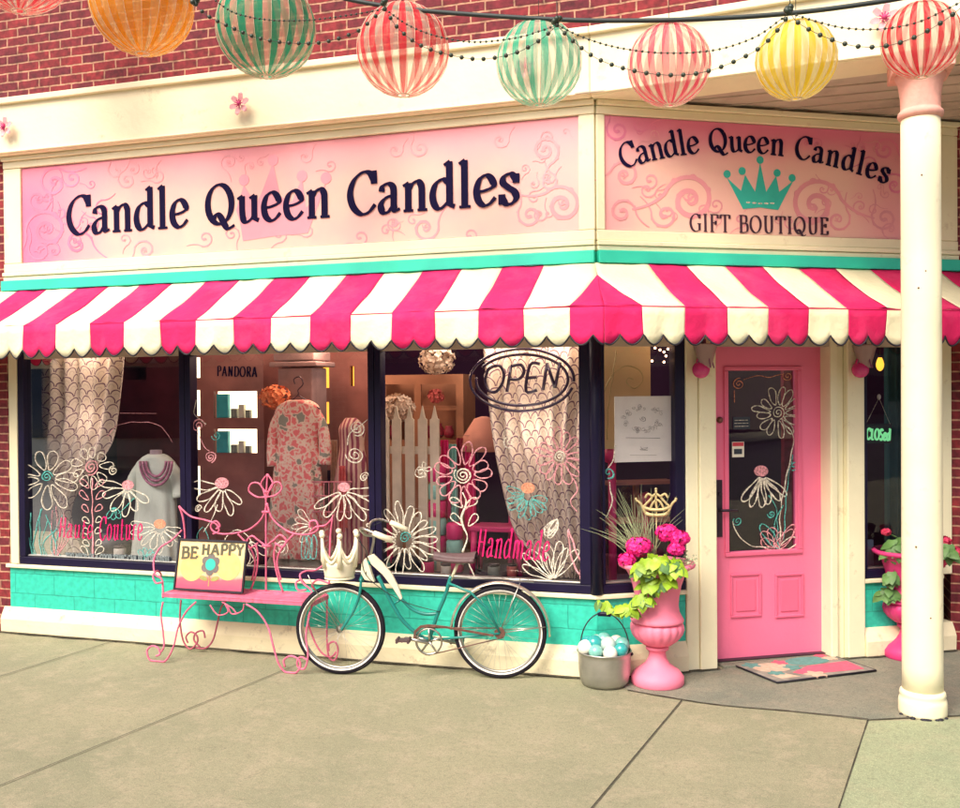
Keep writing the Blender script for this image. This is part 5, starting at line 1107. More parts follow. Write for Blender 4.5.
for (x,y),lb in (((790,11),'dark bead cluster on top of the yellow lantern'),((557,23),'dark bead cluster right of the mint lantern'),((385,7),'dark bead cluster above the left of the coral lantern'),((196,2),'dark bead cluster between amber and green lanterns')):
    c=at(x,y,1.42); mb=MB()
    for k in range(5): mb.ball(c+Vector((random.uniform(-.02,.02),random.uniform(-.02,.02),random.uniform(-.01,.03))),.017,8)
    mb.tube([c,c+Vector((0,.0,.12))],.003,5)
    tag(mb.build('bead_cluster',M['bead'],loc=c),lb,'bead cluster')
mb=MB(); mb.tube([WL.P(*(lambda q:(q[0],1.15,q[1]))(hitL(x,y,1.15))) for x,y in catm([(250,-30),(330,-5),(400,8),(480,15),(570,20),(640,20.5),(700,19),(770,15),(850,6),(930,-8),(1050,-40)],6)],.014,8)
tag(mb.build('overhead_cable',M['cable'],loc=at(570,20)),'black cable sagging in front of the fascia','cable')

# ================================================================== INSIDE THE SHOP
M['plum']=mat('plum_wall',(.045,.008,.06),.8,.3,2,.1,20); M['floor']=mat('dark_boards',(.04,.018,.035),.6,.3,3,.1,20); M['deck']=mat('display_deck',(.045,.028,.065),.7,.3,3,.2,20)
mb=MB(); e=WR.P(2.8,-.35,0)
def quadwall(a,b_,z0,z1): mb.quad((a[0],a[1],z0),(b_[0],b_[1],z0),(b_[0],b_[1],z1),(a[0],a[1],z1))
quadwall((-5.05,.3),(-5.05,5),.02,3.2); quadwall((-5.05,5),(4.5,5),.02,3.2); quadwall((4.5,5),(4.5,1.5),.02,3.2); quadwall((2.45,1.75),(4.5,1.8),.02,3.2)
mb.build('interior_wall',M['plum'],shop)
mb=MB(); mb.quad((-5.05,.05,.02),(4.5,.05,.02),(4.5,5,.02),(-5.05,5,.02)) if 0 else None
pl_=[(-5.05,.05),(0,.05),(2.45,1.5),(4.5,1.8),(4.5,5),(-5.05,5)]
b=len(mb.v); mb.v+=[Vector((x,y,.03)) for x,y in pl_]; mb.face([b+i for i in range(6)]); mb.build('interior_floor',M['floor'],shop)
mb=MB(); b=len(mb.v); mb.v+=[Vector((x,y,3.2)) for x,y in pl_]; mb.face([b+i for i in range(6)]); mb.build('interior_ceiling',M['plum'],shop)
mb=MB(); mb.wbox(WL,-5.0,-.1,-.9,-.1,.45,.60); mb.wbox(WR,.1,.66,-.6,-.1,.45,.60); mb.wbox(WR,2.12,2.7,-.6,-.1,.45,.60); mb.build('window_deck',M['deck'],shop)
def iL(x,y,o): s,z=hitL(x,y,o); return s,z
# --- curtains
def lacemat(name,c1,c2):
    m=bpy.data.materials.new(name); m.use_nodes=True; nt=m.node_tree; N=nt.nodes; L=nt.links; b=N['Principled BSDF']; uv=N.new('ShaderNodeUVMap'); sp=N.new('ShaderNodeSeparateXYZ'); L.new(uv.outputs[0],sp.inputs[0])
    def mth(op,a,b2=None,c=None):
        x=N.new('ShaderNodeMath'); x.operation=op
        for i,q in enumerate((a,b2,c)):
            if q is None: continue
            if isinstance(q,(int,float)): x.inputs[i].default_value=q
            else: L.new(q,x.inputs[i])
        return x.outputs[0]
    v=mth('MULTIPLY',sp.outputs[1],14.0); row=mth('FLOOR',v); u=mth('ADD',mth('MULTIPLY',sp.outputs[0],10.0),mth('MULTIPLY',mth('MODULO',row,2.0),.5))
    fu=mth('SUBTRACT',mth('FRACT',u),.5); fv=mth('FRACT',v); rr=mth('SQRT',mth('ADD',mth('MULTIPLY',mth('MULTIPLY',fu,fu),1.1),mth('MULTIPLY',fv,mth('MULTIPLY',fv,.35)))); d=mth('ABSOLUTE',mth('SUBTRACT',rr,.47)); ln=mth('LESS_THAN',d,.045)
    n=N.new('ShaderNodeTexNoise'); n.inputs['Scale'].default_value=60; d2=mth('MULTIPLY',n.outputs['Fac'],.4); k=mth('MINIMUM',mth('ADD',ln,mth('MULTIPLY',mth('LESS_THAN',mth('ABSOLUTE',mth('SUBTRACT',rr,.2)),.03),.3)),1.0)
    x=N.new('ShaderNodeMix'); x.data_type='RGBA'; L.new(k,x.inputs[0]); x.inputs[6].default_value=(*c1,1); x.inputs[7].default_value=(*c2,1); L.new(x.outputs[2],b.inputs['Base Color']); b.inputs['Roughness'].default_value=.9; return m
M['lace']=lacemat('lace_cloth',(.84,.72,.58),(.20,.10,.16))
def curtain(name,label,prof,o,folds,uvs=(1,1)):
    """prof: rows of (y, xl, xr) in the picture, mapped on the plane behind the glass; folds run down the cloth"""
    rows=[]
    P=catm([tuple(map(float,p)) for p in prof],5)
    mb=MB(); nu=folds*8; nv=len(P)-1; UV=[]
    for j,(y,xl,xr) in enumerate(P):
        sa,z=iL(xl,y,o); sb,_=iL(xr,y,o)
        for i in range(nu+1):
            u=i/nu; dep=.035*sin(u*folds*2*pi+.4*sin(j*.25))+.012*sin(u*folds*5.1+1); mb.v.append(WL.P(sa+(sb-sa)*u+.01*sin(j*.3+u*9),o-.05+dep,z)); UV.append((u*uvs[0]+.01*sin(z*7+u*9),z*uvs[1]+.012*sin(u*21)+.01*sin(u*57+z*5)))
    for j in range(nv):
        for i in range(nu): a=j*(nu+1)+i; mb.face((a,a+1,a+nu+2,a+nu+1),0,True)
    c=WL.P(iL(prof[0][1],prof[0][0],o)[0],o,.6); ob=mb.build(name,M['lace'],loc=c,recalc=False); me=ob.data; l=me.uv_layers.new(name='UVMap')
    for lp in me.loops: l.data[lp.index].uv=UV[lp.vertex_index]
    return tag(ob,label,'curtain')
curtain('lace_curtain','pale lace curtain gathered to a point at the right end of the display windows',[(335,480,598),(380,484,598),(430,490,592),(480,500,590),(530,512,588),(555,530,584),(578,553,578)],-.22,7,(1.3,1.1))
curtain('lace_curtain','dim lace curtain tied back at the left end of the display windows',[(335,30,122),(380,32,120),(410,34,116),(440,30,108),(465,34,92),(490,40,74),(515,44,66),(540,42,74),(566,40,82)],-.22,6,(1.3,1.1))
# --- T-shirt on a stand
M['tee']=mat('grey_white_jersey',(.50,.55,.46),.9,.1,6,.2,60); M['skin_form']=mat('form_cloth',(.28,.22,.24),.8,.2,10,.2,40)
def garment(name,label,rows,o,m,depth=.09,cat='dress',folds=0,mats=None,extra=None):
    mb=MB(); P=catm([tuple(map(float,p)) for p in rows],4); n=40; b=0
    for (y,xl,xr) in P:
        sa,z=iL(xl,y,o); sb,_=iL(xr,y,o); c=(sa+sb)/2; h=abs(sb-sa)/2; t=(y-rows[0][0])/(rows[-1][0]-rows[0][0])
        for k in range(n):
            a=2*pi*k/n; q=1+folds*.06*t*sin(a*9+t*2); mb.v.append(WL.P(c+h*cos(a)*q,o+min(depth,h)*sin(a)*q,z))
    for j in range(len(P)-1):
        for k in range(n): mb.face((j*n+k,j*n+(k+1)%n,(j+1)*n+(k+1)%n,(j+1)*n+k),0,True)
    mb.face(list(range(n)))
    c0=WL.P(iL((rows[-1][1]+rows[-1][2])/2,rows[-1][0],o)[0],o,.6)
    if extra is None: return tag(mb.build(name,m,loc=c0),label,cat)
    t=thing(name,label,cat,c0); mb.build('cloth',m,t); return t
tee=garment('t_shirt','grey white T-shirt with layered necklaces in the leftmost window',[(454,149,163),(458,143,169),(465,137,175),(480,138,174),(500,138,175),(530,136,176),(568,133,179)],-.30,M['tee'],.11,'shirt',1.6,extra=1)
mb=MB()
for sx,xa,xb,xc in ((-1,142,135,130),(1,170,177,181)):
    pts=[WL.P(*(lambda q:(q[0],-.30,q[1]))(iL(x,y,-.30))) for x,y in ((xa,465),(xb,478),(xc,497))]; mb.tube(catm([tuple(p) for p in pts],4),[.045+.003*i for i in range(9)],14)
mb.build('sleeve',M['tee'],tee)
M['neck']=mat('necklace_beads',(.30,.10,.16),.4,.5,60,.3,80)
mb=MB()
for r in (10,13,16): mb.tube([WL.P(*(lambda q:(q[0],-.17+.0,q[1]))(iL(156+r*cos(t),461+ r*1.7*sin(t)*.9,-.17))) for t in [pi*i/16 for i in range(17)]],.012,6)
mb.build('necklace',M['neck'],tee)
mb=MB(); c=iL(156,572,-.30); t_=iL(156,450,-.30); mb.tube([WL.P(c[0],-.30,.6),WL.P(t_[0],-.30,t_[1])],.05,12); mb.build('stand',M['skin_form'],tee)
# --- cabinets with lit niches
M['wood']=mat('red_brown_wood',(.34,.13,.11),.55,.3,4,.1,20); M['wood2']=mat('tan_wood',(.42,.19,.10),.55,.25,4,.1,20); M['wood3']=mat('dark_cherry_wood',(.11,.018,.03),.5,.4,4,.1,20); M['lit']=emis('lit_niche',(1,.86,.56),1.5); M['lit_o']=emis('amber_lit_glass',(1,.45,.05),1.0)
def cabinet(label,x0,x1,y0,y1,o,niches,m,lit=True,depth=.35):
    a=iL(x0,y1,o); b_=iL(x1,y0,o); t=thing('display_cabinet',label,'cabinet',WL.P((a[0]+b_[0])/2,o-.2,a[1])); N=[]
    for (p,q,r,s_) in niches: c=iL(p,s_,o); d_=iL(q,r,o); N.append((c[0],d_[0],c[1],d_[1]))
    xs=sorted({a[0],b_[0],*[v for n in N for v in n[:2]]}); zs_=sorted({a[1],b_[1],*[v for n in N for v in n[2:]]}); mb=MB()
    for i in range(len(xs)-1):
        for j in range(len(zs_)-1):
            cx,cz=(xs[i]+xs[i+1])/2,(zs_[j]+zs_[j+1])/2
            if any(n[0]<cx<n[1] and n[2]<cz<n[3] for n in N): continue
            mb.wbox(WL,xs[i],xs[i+1],o-.03,o,zs_[j],zs_[j+1])
    mb.wbox(WL,a[0],b_[0],o-depth,o-depth+.01,a[1],b_[1]); mb.wbox(WL,a[0]-.01,a[0],o-depth,o,a[1],b_[1]); mb.wbox(WL,b_[0],b_[0]+.01,o-depth,o,a[1],b_[1])
    mb.build('carcass',m,t)
    for k,n in enumerate(N):
        if lit:
            mb=MB(); mb.wbox(WL,n[0],n[1],o-.075,o-.07,n[2],n[3]); mb.build('lit_back',M['lit_o'] if lit=='o' else M['lit'],t)
        mb=MB(); mb.wbox(WL,n[0],n[1],o-.069,o+.004,n[2]-.012,n[2]); mb.build('shelf',m,t)
    return t,N
c1,N1=cabinet('tall wooden cabinet with lit niches of small goods in the second window',190,262,345,560,-1.1,[(190,200,357,378),(190,200,390,416),(190,200,427,450),(190,200,466,496),(214,257,391,418),(214,257,429,453),(265-0,262,366,388)][:6],M['wood'])
M['tealp']=mat('teal_pack',(.05,.42,.48),.4,.2,10,0); M['whp']=mat('white_pack',(.75,.72,.60),.4,.2,10,0); M['grp']=mat('grey_pack',(.25,.28,.25),.4,.2,10,0)
for n in N1[4:]:
    w=n[1]-n[0]; h=n[3]-n[2]
    for q,(u,uu,hh,mm) in enumerate(((.03,.30,.9,'tealp'),(.36,.50,.35,'grp'),(.54,.66,.5,'whp'),(.70,.80,.3,'grp'))):
        mb=MB(); mb.wbox(WL,n[0]+w*u,n[0]+w*uu,-1.1-.065,-1.1-.02,n[2]+.001,n[2]+h*hh); tag(mb.build('small_box',M[mm],loc=WL.P(n[0]+w*u,-1.15,n[2]),bevel=.004),('teal packet','short grey packet','pale packet','tiny grey packet')[q]+' in the '+('upper' if n is N1[4] else 'lower')+' lit niche of the tall cabinet','packet')
letters(WL,'PANDORA',(217,376),(257,377),13,-1.097,c1,M['ink'],pen=.10,thin=.6,track=.14)
c2_,_=cabinet('tan wooden hutch with dark shelves in the third window',381,462,374,560,-1.3,[(386,414,384,440),(421,456,384,406),(421,456,410,440)],M['wood2'],False)
c3_,_=cabinet('dark cabinet with amber lit panes behind the red dress',316,368,350,470,-1.5,[(320,329,366,388),(320,329,402,424),(350,354,366,386)],M['wood'],'o')
c4_,_=cabinet('narrow dark red cabinet in the leftmost window',118,180,350,470,-1.2,[(122,146,366,380)],M['wood3'],False)
# --- goods on the hutch
def pompom(x,y,o,rpx,c,label,n=130,petal=.02):
    s,z=iL(x,y,o); r=iL(x+rpx,y,o)[0]-s; cc_=WL.P(s,o,z); mb=MB()
    for i in range(n):
        d=Vector((random.gauss(0,1),random.gauss(0,1),random.gauss(0,1))).normalized(); q=cc_+Vector((d.x*r,d.y*r,d.z*r*.75))*random.uniform(.7,1); ux=d.orthogonal().normalized(); uy=d.cross(ux)
        for k in range(4): a=k*1.57+i; e=ux*cos(a)+uy*sin(a); g_=d.cross(e); b=len(mb.v); mb.v+=[q,q+e*petal*.6+g_*petal*.5+d*petal*.3,q+e*petal*1.2+d*petal*.5,q+e*petal*.6-g_*petal*.5+d*petal*.3]; mb.face((b,b+1,b+2,b+3))
    return tag(mb.build('flower_bunch',c,loc=cc_,recalc=False),label,'flowers')
M['hyd']=mat('cream_petals',(.70,.55,.42),.8,.2,40,0); M['hyo']=mat('orange_petals',(.80,.27,.12),.8,.2,40,0); M['hyp']=mat('coral_petals',(.70,.16,.15),.8,.2,40,0)
pompom(397,408,-.8,17,M['hyd'],'large cream flower bunch above the white picket fence',170,.028)
pompom(437,360,-1.0,17,M['hyd'],'cream flower bunch hanging high in the third window',150,.028)
pompom(275,397,-.5,14,M['hyo'],'orange flower ball at the shoulder of the red dress',150,.024)
pompom(436,396,-1.15,8,M['hyp'],'coral flowers on the upper shelf of the hutch',60,.02)
M['redp2']=mat('dark_red_ware',(.35,.03,.06),.5,.3,20,.1,30)
for k,(x,y,r,lb) in enumerate(((428,432,5,'small dark red pot at the left of the lower hutch shelf'),(438,430,6,'larger red pot in the middle of the lower hutch shelf'),(449,431,5,'small red pot at the right of the lower hutch shelf'),(393,436,5,'red pot on the left hutch shelf'))):
    s,z=iL(x,438,-1.4); rr=iL(x+r,438,-1.4)[0]-s; mb=MB(); mb.lathe(WL.P(s,-1.4,z),[(rr*.6,0),(rr,rr*.6),(rr,rr*1.4),(rr*.6,rr*2),(rr*.7,rr*2.3)],18); tag(mb.build('pot',M['redp2'],loc=WL.P(s,-1.4,z)),lb,'pot')
# --- picket fence
M['picket']=mat('white_picket_paint',(.72,.62,.46),.7,.12,10,.2,30)
pf=thing('picket_fence','small white picket fence behind the daisies in the third window','fence',WL.P(-1.4,-.5,.6)); o=-.5
for x in (385,397,410,423,435):
    s,z=iL(x,412,o); w=.038; mb=MB(); mb.prism([WL.P(s-w,o,.6),WL.P(s+w,o,.6),WL.P(s+w,o,z-.06),WL.P(s+w*.6,o,z-.05),WL.P(s,o,z+.05),WL.P(s-w*.6,o,z-.05),WL.P(s-w,o,z-.06)],WL.n,.02); mb.build('picket',M['picket'],pf)
mb=MB()
for y in (450,520):
    a=iL(381,y,o); b_=iL(440,y,o); mb.wbox(WL,a[0],b_[0],o-.022,o-.001,a[1]-.03,a[1]+.03)
mb.build('rail',M['picket'],pf)
# --- pink and mint toys / stools
M['hotp']=mat('hot_pink_paint_wood',(.75,.03,.19),.45,.15,10,.05,30); M['mint']=mat('mint_paint_wood',(.30,.60,.50),.5,.15,10,.05,30)
def chair(x0,x1,ys,yb,o,m,label):
    a=iL(x0,yb,o); b_=iL(x1,ys,o); t=thing('stool',label,'stool',WL.P((a[0]+b_[0])/2,o-.1,.6)); zt=b_[1]; s0,s1=a[0],b_[0]
    mb=MB(); mb.wbox(WL,s0,s1,o-.26,o,zt-.04,zt); mb.build('seat',m,t,bevel=.008)
    for s,oo in ((s0+.03,o-.03),(s1-.03,o-.03),(s0+.03,o-.23),(s1-.03,o-.23)): mb=MB(); mb.tube([WL.P(s+(.02 if s>(s0+s1)/2 else -.02),oo,.6),WL.P(s,oo,zt-.04)],[.022,.026],10); mb.build('leg',m,t)
    return t
chair(470,520,528,575,-.45,M['hotp'],'hot pink wooden stool behind the pink lettering')
chair(508,534,500,575,-.75,M['hotp'],'taller hot pink stool partly behind the lace curtain')
cd=thing('candle_tower','stack of pink and mint painted cylinders behind the big daisy','candle',WL.P(iL(440,560,-.55)[0],-.55,.6)); s=iL(438,560,-.55)[0]; z=.6
for k in range(6):
    mb=MB(); h=.14; mb.lathe(WL.P(s,-.55,z),[(.06,0),(.072,.01),(.072,h-.02),(.055,h)],20); mb.build('cylinder',M['hotp'] if k%2 else M['mint'],cd); z+=h
cd=thing('candle_tower','shorter pair of pink pillars beside the stem of the big daisy','candle',WL.P(iL(452,560,-.5)[0],-.5,.6)); s=iL(455,560,-.5)[0]; z=.6
for k in range(3):
    mb=MB(); h=.13; mb.lathe(WL.P(s,-.5,z),[(.06,0),(.068,.01),(.068,h-.02),(.05,h)],20); mb.build('cylinder',M['mint'] if k%2 else M['hotp'],cd); z+=h
mb=MB(); s,z=iL(484,436,-.8); mb.lathe(WL.P(s,-.8,z-.12),[(.20,0),(.17,.12),(.08,.26),(.02,.28)],24); M['shade']=mat('salmon_shade',(.75,.32,.22),.8,.1,6,.1,40); tag(mb.build('lamp_shade',M['shade'],loc=WL.P(s,-.8,z)),'salmon lamp shade left of the lace curtain','lamp shade')
# --- floral dress on its hanger
def dressmat():
    m=bpy.data.materials.new('red_floral_cloth'); m.use_nodes=True; nt=m.node_tree; N=nt.nodes; L=nt.links; b=N['Principled BSDF']; tc=N.new('ShaderNodeTexCoord')
    v=N.new('ShaderNodeTexVoronoi'); v.feature='DISTANCE_TO_EDGE'; v.inputs['Scale'].default_value=15; v2=N.new('ShaderNodeTexVoronoi'); v2.inputs['Scale'].default_value=15
    n=N.new('ShaderNodeTexNoise'); n.inputs['Scale'].default_value=14; va=N.new('ShaderNodeVectorMath'); va.operation='MULTIPLY_ADD'; va.inputs[1].default_value=(.16,.16,.16); L.new(tc.outputs['Object'],n.inputs['Vector']); L.new(n.outputs['Color'],va.inputs[0]); L.new(tc.outputs['Object'],va.inputs[2]); L.new(va.outputs[0],v.inputs['Vector']); L.new(va.outputs[0],v2.inputs['Vector'])
    cr=N.new('ShaderNodeValToRGB'); L.new(v.outputs['Distance'],cr.inputs[0]); e=cr.color_ramp.elements; e[0].position=.04; e[0].color=(.84,.66,.52,1); e[1].position=.20; e[1].color=(.82,.20,.20,1)
    sp=N.new('ShaderNodeSeparateColor'); L.new(v2.outputs['Color'],sp.inputs[0]); g=N.new('ShaderNodeMath'); g.operation='GREATER_THAN'; g.inputs[1].default_value=.86; L.new(sp.outputs[0],g.inputs[0]); g2=N.new('ShaderNodeMath'); g2.operation='MULTIPLY'; L.new(g.outputs[0],g2.inputs[0]); gg=N.new('ShaderNodeMath'); gg.operation='GREATER_THAN'; gg.inputs[1].default_value=.08; L.new(v.outputs['Distance'],gg.inputs[0]); L.new(gg.outputs[0],g2.inputs[1])
    x=N.new('ShaderNodeMix'); x.data_type='RGBA'; L.new(g2.outputs[0],x.inputs[0]); L.new(cr.outputs[0],x.inputs[6]); x.inputs[7].default_value=(.30,.30,.24,1); L.new(x.outputs[2],b.inputs['Base Color']); b.inputs['Roughness'].default_value=.9; return m
dr=garment('floral_dress','red floral dress with white lines on a hanger in the second window',[(400,290,308),(406,279,318),(418,275,321),(440,279,317),(460,277,319),(500,274,322),(535,271,327),(556,270,330)],-.35,dressmat(),.10,'dress',3.2,extra=1)
mb=MB()
for pts in ([(282,411),(275,425),(273,446),(274,466)],[(315,411),(322,425),(325,446),(324,464)]): mb.tube([WL.P(*(lambda q:(q[0],-.35,q[1]))(iL(x,y,-.35))) for x,y in catm(pts,4)],[.035+.0018*i for i in range(13)],14)
mb.build('sleeve',bpy.data.materials['red_floral_cloth'],dr)
mb=MB(); mb.tube([WL.P(*(lambda q:(q[0],-.33,q[1]))(iL(x,y,-.33))) for x,y in catm([(278,410),(288,403),(298,395),(298,390),(303,384),(300,377),(294,379),(295,384)],4)],.005,6); mb.tube([WL.P(*(lambda q:(q[0],-.33,q[1]))(iL(x,y,-.33))) for x,y in catm([(298,395),(309,402),(320,409)],4)],.005,6); mb.build('hanger',M['iron'],dr)
# carved pale column behind the dress
M['stone']=mat('grey_rose_plaster',(.30,.20,.20),.8,.2,8,.3,25)
mb=MB(); s,_=iL(300,450,-.7); mb.wbox(WL,s-.16,s+.16,-.9,-.62,.6,iL(300,368,-.7)[1]); mb.wbox(WL,s-.22,s+.22,-.95,-.58,iL(300,367,-.7)[1],iL(300,362,-.7)[1]); mb.wbox(WL,s-.19,s+.19,-.92,-.6,iL(300,361,-.7)[1],iL(300,352,-.7)[1]); tag(mb.build('display_pillar',M['stone'],loc=WL.P(s,-.75,.6),bevel=.01),'grey rose display pillar standing behind the floral dress','pillar')
M['linen']=mat('pale_linen',(.60,.52,.40),.9,.15,10,.2,50)
garment('linen_wrap','pale linen cloth gathered below the hem of the floral dress',[(546,275,325),(556,272,330),(566,268,334),(578,264,338)],-.45,M['linen'],.14,'cloth',2)
# fringed striped skirt and bust
def stripem():
    m=bpy.data.materials.new('rose_striped_cloth'); m.use_nodes=True; nt=m.node_tree; N=nt.nodes; L=nt.links; b=N['Principled BSDF']; tc=N.new('ShaderNodeTexCoord'); w=N.new('ShaderNodeTexWave'); w.inputs['Scale'].default_value=9; w.inputs['Distortion'].default_value=1.5; L.new(tc.outputs['Object'],w.inputs['Vector'])
    cr=N.new('ShaderNodeValToRGB'); L.new(w.outputs['Fac'],cr.inputs[0]); e=cr.color_ramp.elements; e[0].position=.35; e[0].color=(.30,.06,.10,1); e[1].position=.6; e[1].color=(.68,.44,.34,1); L.new(cr.outputs[0],b.inputs['Base Color']); b.inputs['Roughness'].default_value=.9; return m
garment('striped_dress','rose and cream striped dress at the right of the second window',[(418,346,356),(428,340,364),(445,341,363),(465,338,366),(500,334,368),(560,328,372)],-.5,stripem(),.12,'dress',1.5)
M['sc']=mat('pink_scroll_iron',(.70,.22,.26),.5,.2,20,.1,30)
bs=thing('wire_basket','pink wire basket stand behind the bench in the second window','basket',WL.P(iL(330,560,-.25)[0],-.25,.6)); mb=MB()
for y in (482,496,512): mb.tube([WL.P(*(lambda q:(q[0],-.25,q[1]))(iL(x,y,-.25))) for x in (312,330,352)],.006,6)
for x in range(314,352,5): mb.tube([WL.P(*(lambda q:(q[0],-.25,q[1]))(iL(x,y,-.25))) for y in (482,512,560)],.004,6)
mb.build('wire',M['sc'],bs)
# dark goods on the deck
for k,(x,y,o,r,lb) in enumerate(((262,562,-.5,16,'dark rounded bundle on the deck left of the dress'),(405,572,-.4,14,'dark bundle on the deck under the white daisy'),(110,560,-.5,18,'plum bundle on the deck under the word Couture'))):
    s,z=iL(x,y,o); rr=iL(x+r,y,o)[0]-s; mb=MB(); mb.ball(WL.P(s,o,.6+rr*.5),rr,20,0,(1.2,.8,.7),rf=lambda d:1+.10*sin(d.x*7+d.z*9)+.06*sin(d.y*11)); tag(mb.build('cloth_bundle',M['navy'] if k else M['plum'],loc=WL.P(s,o,.6)),lb,'cloth')
JC={'white':M['whp'],'teal':M['tealp'],'coral':M['hyp'],'mint':M['mint'],'hot pink':M['hotp'],'grey':M['grp']}
M['lidm']=mat('dark_lid',(.05,.03,.04),.4,.2,20,0)
for x,y,o,r,c,lb in ((214,566,-.35,5,'coral','coral candle jar on the deck at the left of the second window'),(226,567,-.5,5,'white','white candle jar on the deck behind the framed print'),(343,572,-.3,5,'teal','teal candle jar on the deck left of the second mullion'),(352,572,-.45,6,'coral','coral candle jar on the deck beside the second mullion'),(385,574,-.3,5,'mint','mint candle jar on the deck right of the second mullion'),(428,575,-.35,6,'hot pink','hot pink candle jar on the deck under the picket fence'),
        (446,576,-.3,5,'white','white candle jar on the deck behind the bicycle saddle'),(494,577,-.3,6,'grey','grey candle jar on the deck in front of the pink stool'),(512,578,-.42,5,'coral','coral candle jar on the deck left of the curtain foot'),(120,561,-.3,5,'white','white candle jar on the deck beside the T-shirt stand'),(90,560,-.42,5,'mint','mint candle jar on the deck behind the pink painted stem')):
    s,_=iL(x,y,o); rr=iL(x+r,y,o)[0]-s; c_=WL.P(s,o,.60); t=thing('candle_jar',lb,'candle',c_,'candle jars on the window deck'); mb=MB(); mb.lathe(c_,[(rr*.85,.001),(rr,rr*.2),(rr,rr*1.9),(rr*.9,rr*2.1)],20); mb.build('jar',JC[c],t); mb=MB(); mb.lathe(c_,[(rr*.95,rr*2.1),(rr*.97,rr*2.5),(rr*.2,rr*2.6)],20); mb.build('lid',M['lidm'],t)
for x0,x1,y0,y1,o,m,lb in ((441,449,440,520,-.62,'hotp','hot pink scarf hanging left of the big daisy stem'),(449,457,444,530,-.66,'mint','mint scarf hanging behind the big daisy'),(457,466,438,515,-.7,'redp2','dark red scarf hanging behind the big daisy'),(466,475,446,540,-.64,'hotp','hot pink scarf hanging right of the big daisy stem'),(386,392,520,565,-.35,'hotp','short hot pink cloth beside the second mullion'),(340,346,466,530,-.3,'hyp','coral scarf beside the striped dress'),(332,338,440,520,-.62,'hyd','cream scarf between the two dresses')):
    a=iL(x0,y1,o); b_=iL(x1,y0,o); mb=MB(); mb.grid(lambda u,v,a=a,b_=b_,o=o:WL.P(a[0]+(b_[0]-a[0])*(u*(1+.12*v)-.06*v),o+.018*sin(u*15+v*2),b_[1]+(a[1]-b_[1])*v+.02*sin(u*9)*v),24,8); tag(mb.build('scarf',(M[m] if m in M else M['hyd']),loc=WL.P(a[0],o,b_[1]),recalc=False),lb,'scarf')
rk=thing('scarf_rail','thin dark rail carrying the scarves in the third window','rail',WL.P(iL(455,438,-.66)[0],-.66,.6)); mb=MB(); q0=iL(438,438,-.66); q1=iL(478,438,-.66); mb.tube([WL.P(q0[0],-.66,.6),WL.P(q0[0],-.66,q0[1]+.02),WL.P(q1[0],-.66,q0[1]+.02),WL.P(q1[0],-.66,.6)],.008,8); mb.build('rail',M['iron'],rk)
# --- unlit neon OPEN sign
M['tube']=mat('unlit_neon_tube',(.045,.025,.07),.2,.2,20,0,coat=.5)
nso=-.10; ns=thing('neon_sign','unlit dark neon sign reading open inside a double oval, hung in the window','sign',WL.P(*(lambda q:(q[0],nso,q[1]))(hitL(522,380,nso))))
mb=MB()
def NP(pts,o=nso,k=4): return px(WL,catm(pts,k) if len(pts)>2 else pts,o)
for rx,ry,a0,a1 in ((52,31,.3,2*pi+.1),(46,25.5,-2.6,3.3)):
    mb.tube(NP([(522+rx*cos(t)*cos(.06)-ry*sin(t)*-.06,380+ry*sin(t)+rx*cos(t)*-.03) for t in [a0+(a1-a0)*i/36 for i in range(37)]],k=2),.011,8)
mb.build('oval_tube',M['tube'],ns)
mb=MB()
for ln in ([(494,366),(488,370),(485,380),(488,390),(495,392),(501,386),(504,374),(500,366),(494,366)],[(507,392),(511,366)],[(511,366),(521,365),(524,372),(519,379),(509,379)],[(540,364),(530,365),(526,391),(537,390)],[(528,378),(537,377)],[(543,390),(547,363)],[(547,363),(555,388)],[(555,388),(560,362)]):
    mb.tube(NP(ln),.0125,8)
mb.build('letter_tube',M['tube'],ns)
mb=MB()
for x in (495,548): mb.tube([NP([(x,352),(x,350)])[0],WL.P(hitL(x,350,nso)[0],nso,2.7)],.003,6)
mb.build('hanging_chain',M['iron'],ns)
# --- poster and scroll work in the small window, dark goods below
ps=thing('paper_poster','white framed drawing of a flower wreath taped inside the narrow window','poster',WR.P(*(lambda q:(q[0],-.06,q[1]))(hitR(643,430,-.06))))
def rb(x0,y0,x1,y1,o,th): a=hitR(x0,y0,o); b_=hitR(x1,y1,o); mb=MB(); mb.wbox(WR,a[0],b_[0],o-th,o,b_[1],a[1]); return mb
rb(614.5,396.5,671.5,444.5,-.06,.006).build('sheet',M['paper'],ps); rb(614.5,445.5,671.5,461,-.06,.006).build('sheet',M['paper'],ps)
M['pencil']=mat('pencil_line',(.36,.33,.28),.7,.2,30,0); d=Doodle(WR,-.058)
for k in range(34):
    t=random.uniform(0,2*pi); x,y=643+20*cos(t)*random.uniform(.7,1.1),419+12*sin(t)*random.uniform(.7,1.1); d.spiral(x,y,random.uniform(1.5,3),1.3,random.random()*6,rr=.0016)
d.spiral(643,419,3,1.5,rr=.003)
for y in (438,): d.line([(626,y),(660,y+.5)],.0016,smooth=False)
d.line([(640,447),(644,450),(648,447),(640,450),(648,450)],.002); d.line([(630,455),(656,455.5)],.002,smooth=False)
d.mb.build('drawing',M['pencil'],ps)
M['wallc']=mat('cream_interior_board',(.78,.60,.32),.7,.1,3,.1,20)
bd=rb(603,344,651,448,-.35,.03); tag(bd.build('cream_board',M['wallc'],loc=WR.P(*(lambda q:(q[0],-.35,q[1]))(hitR(627,448,-.35)))),'tall cream board behind the scroll iron in the narrow window','board')
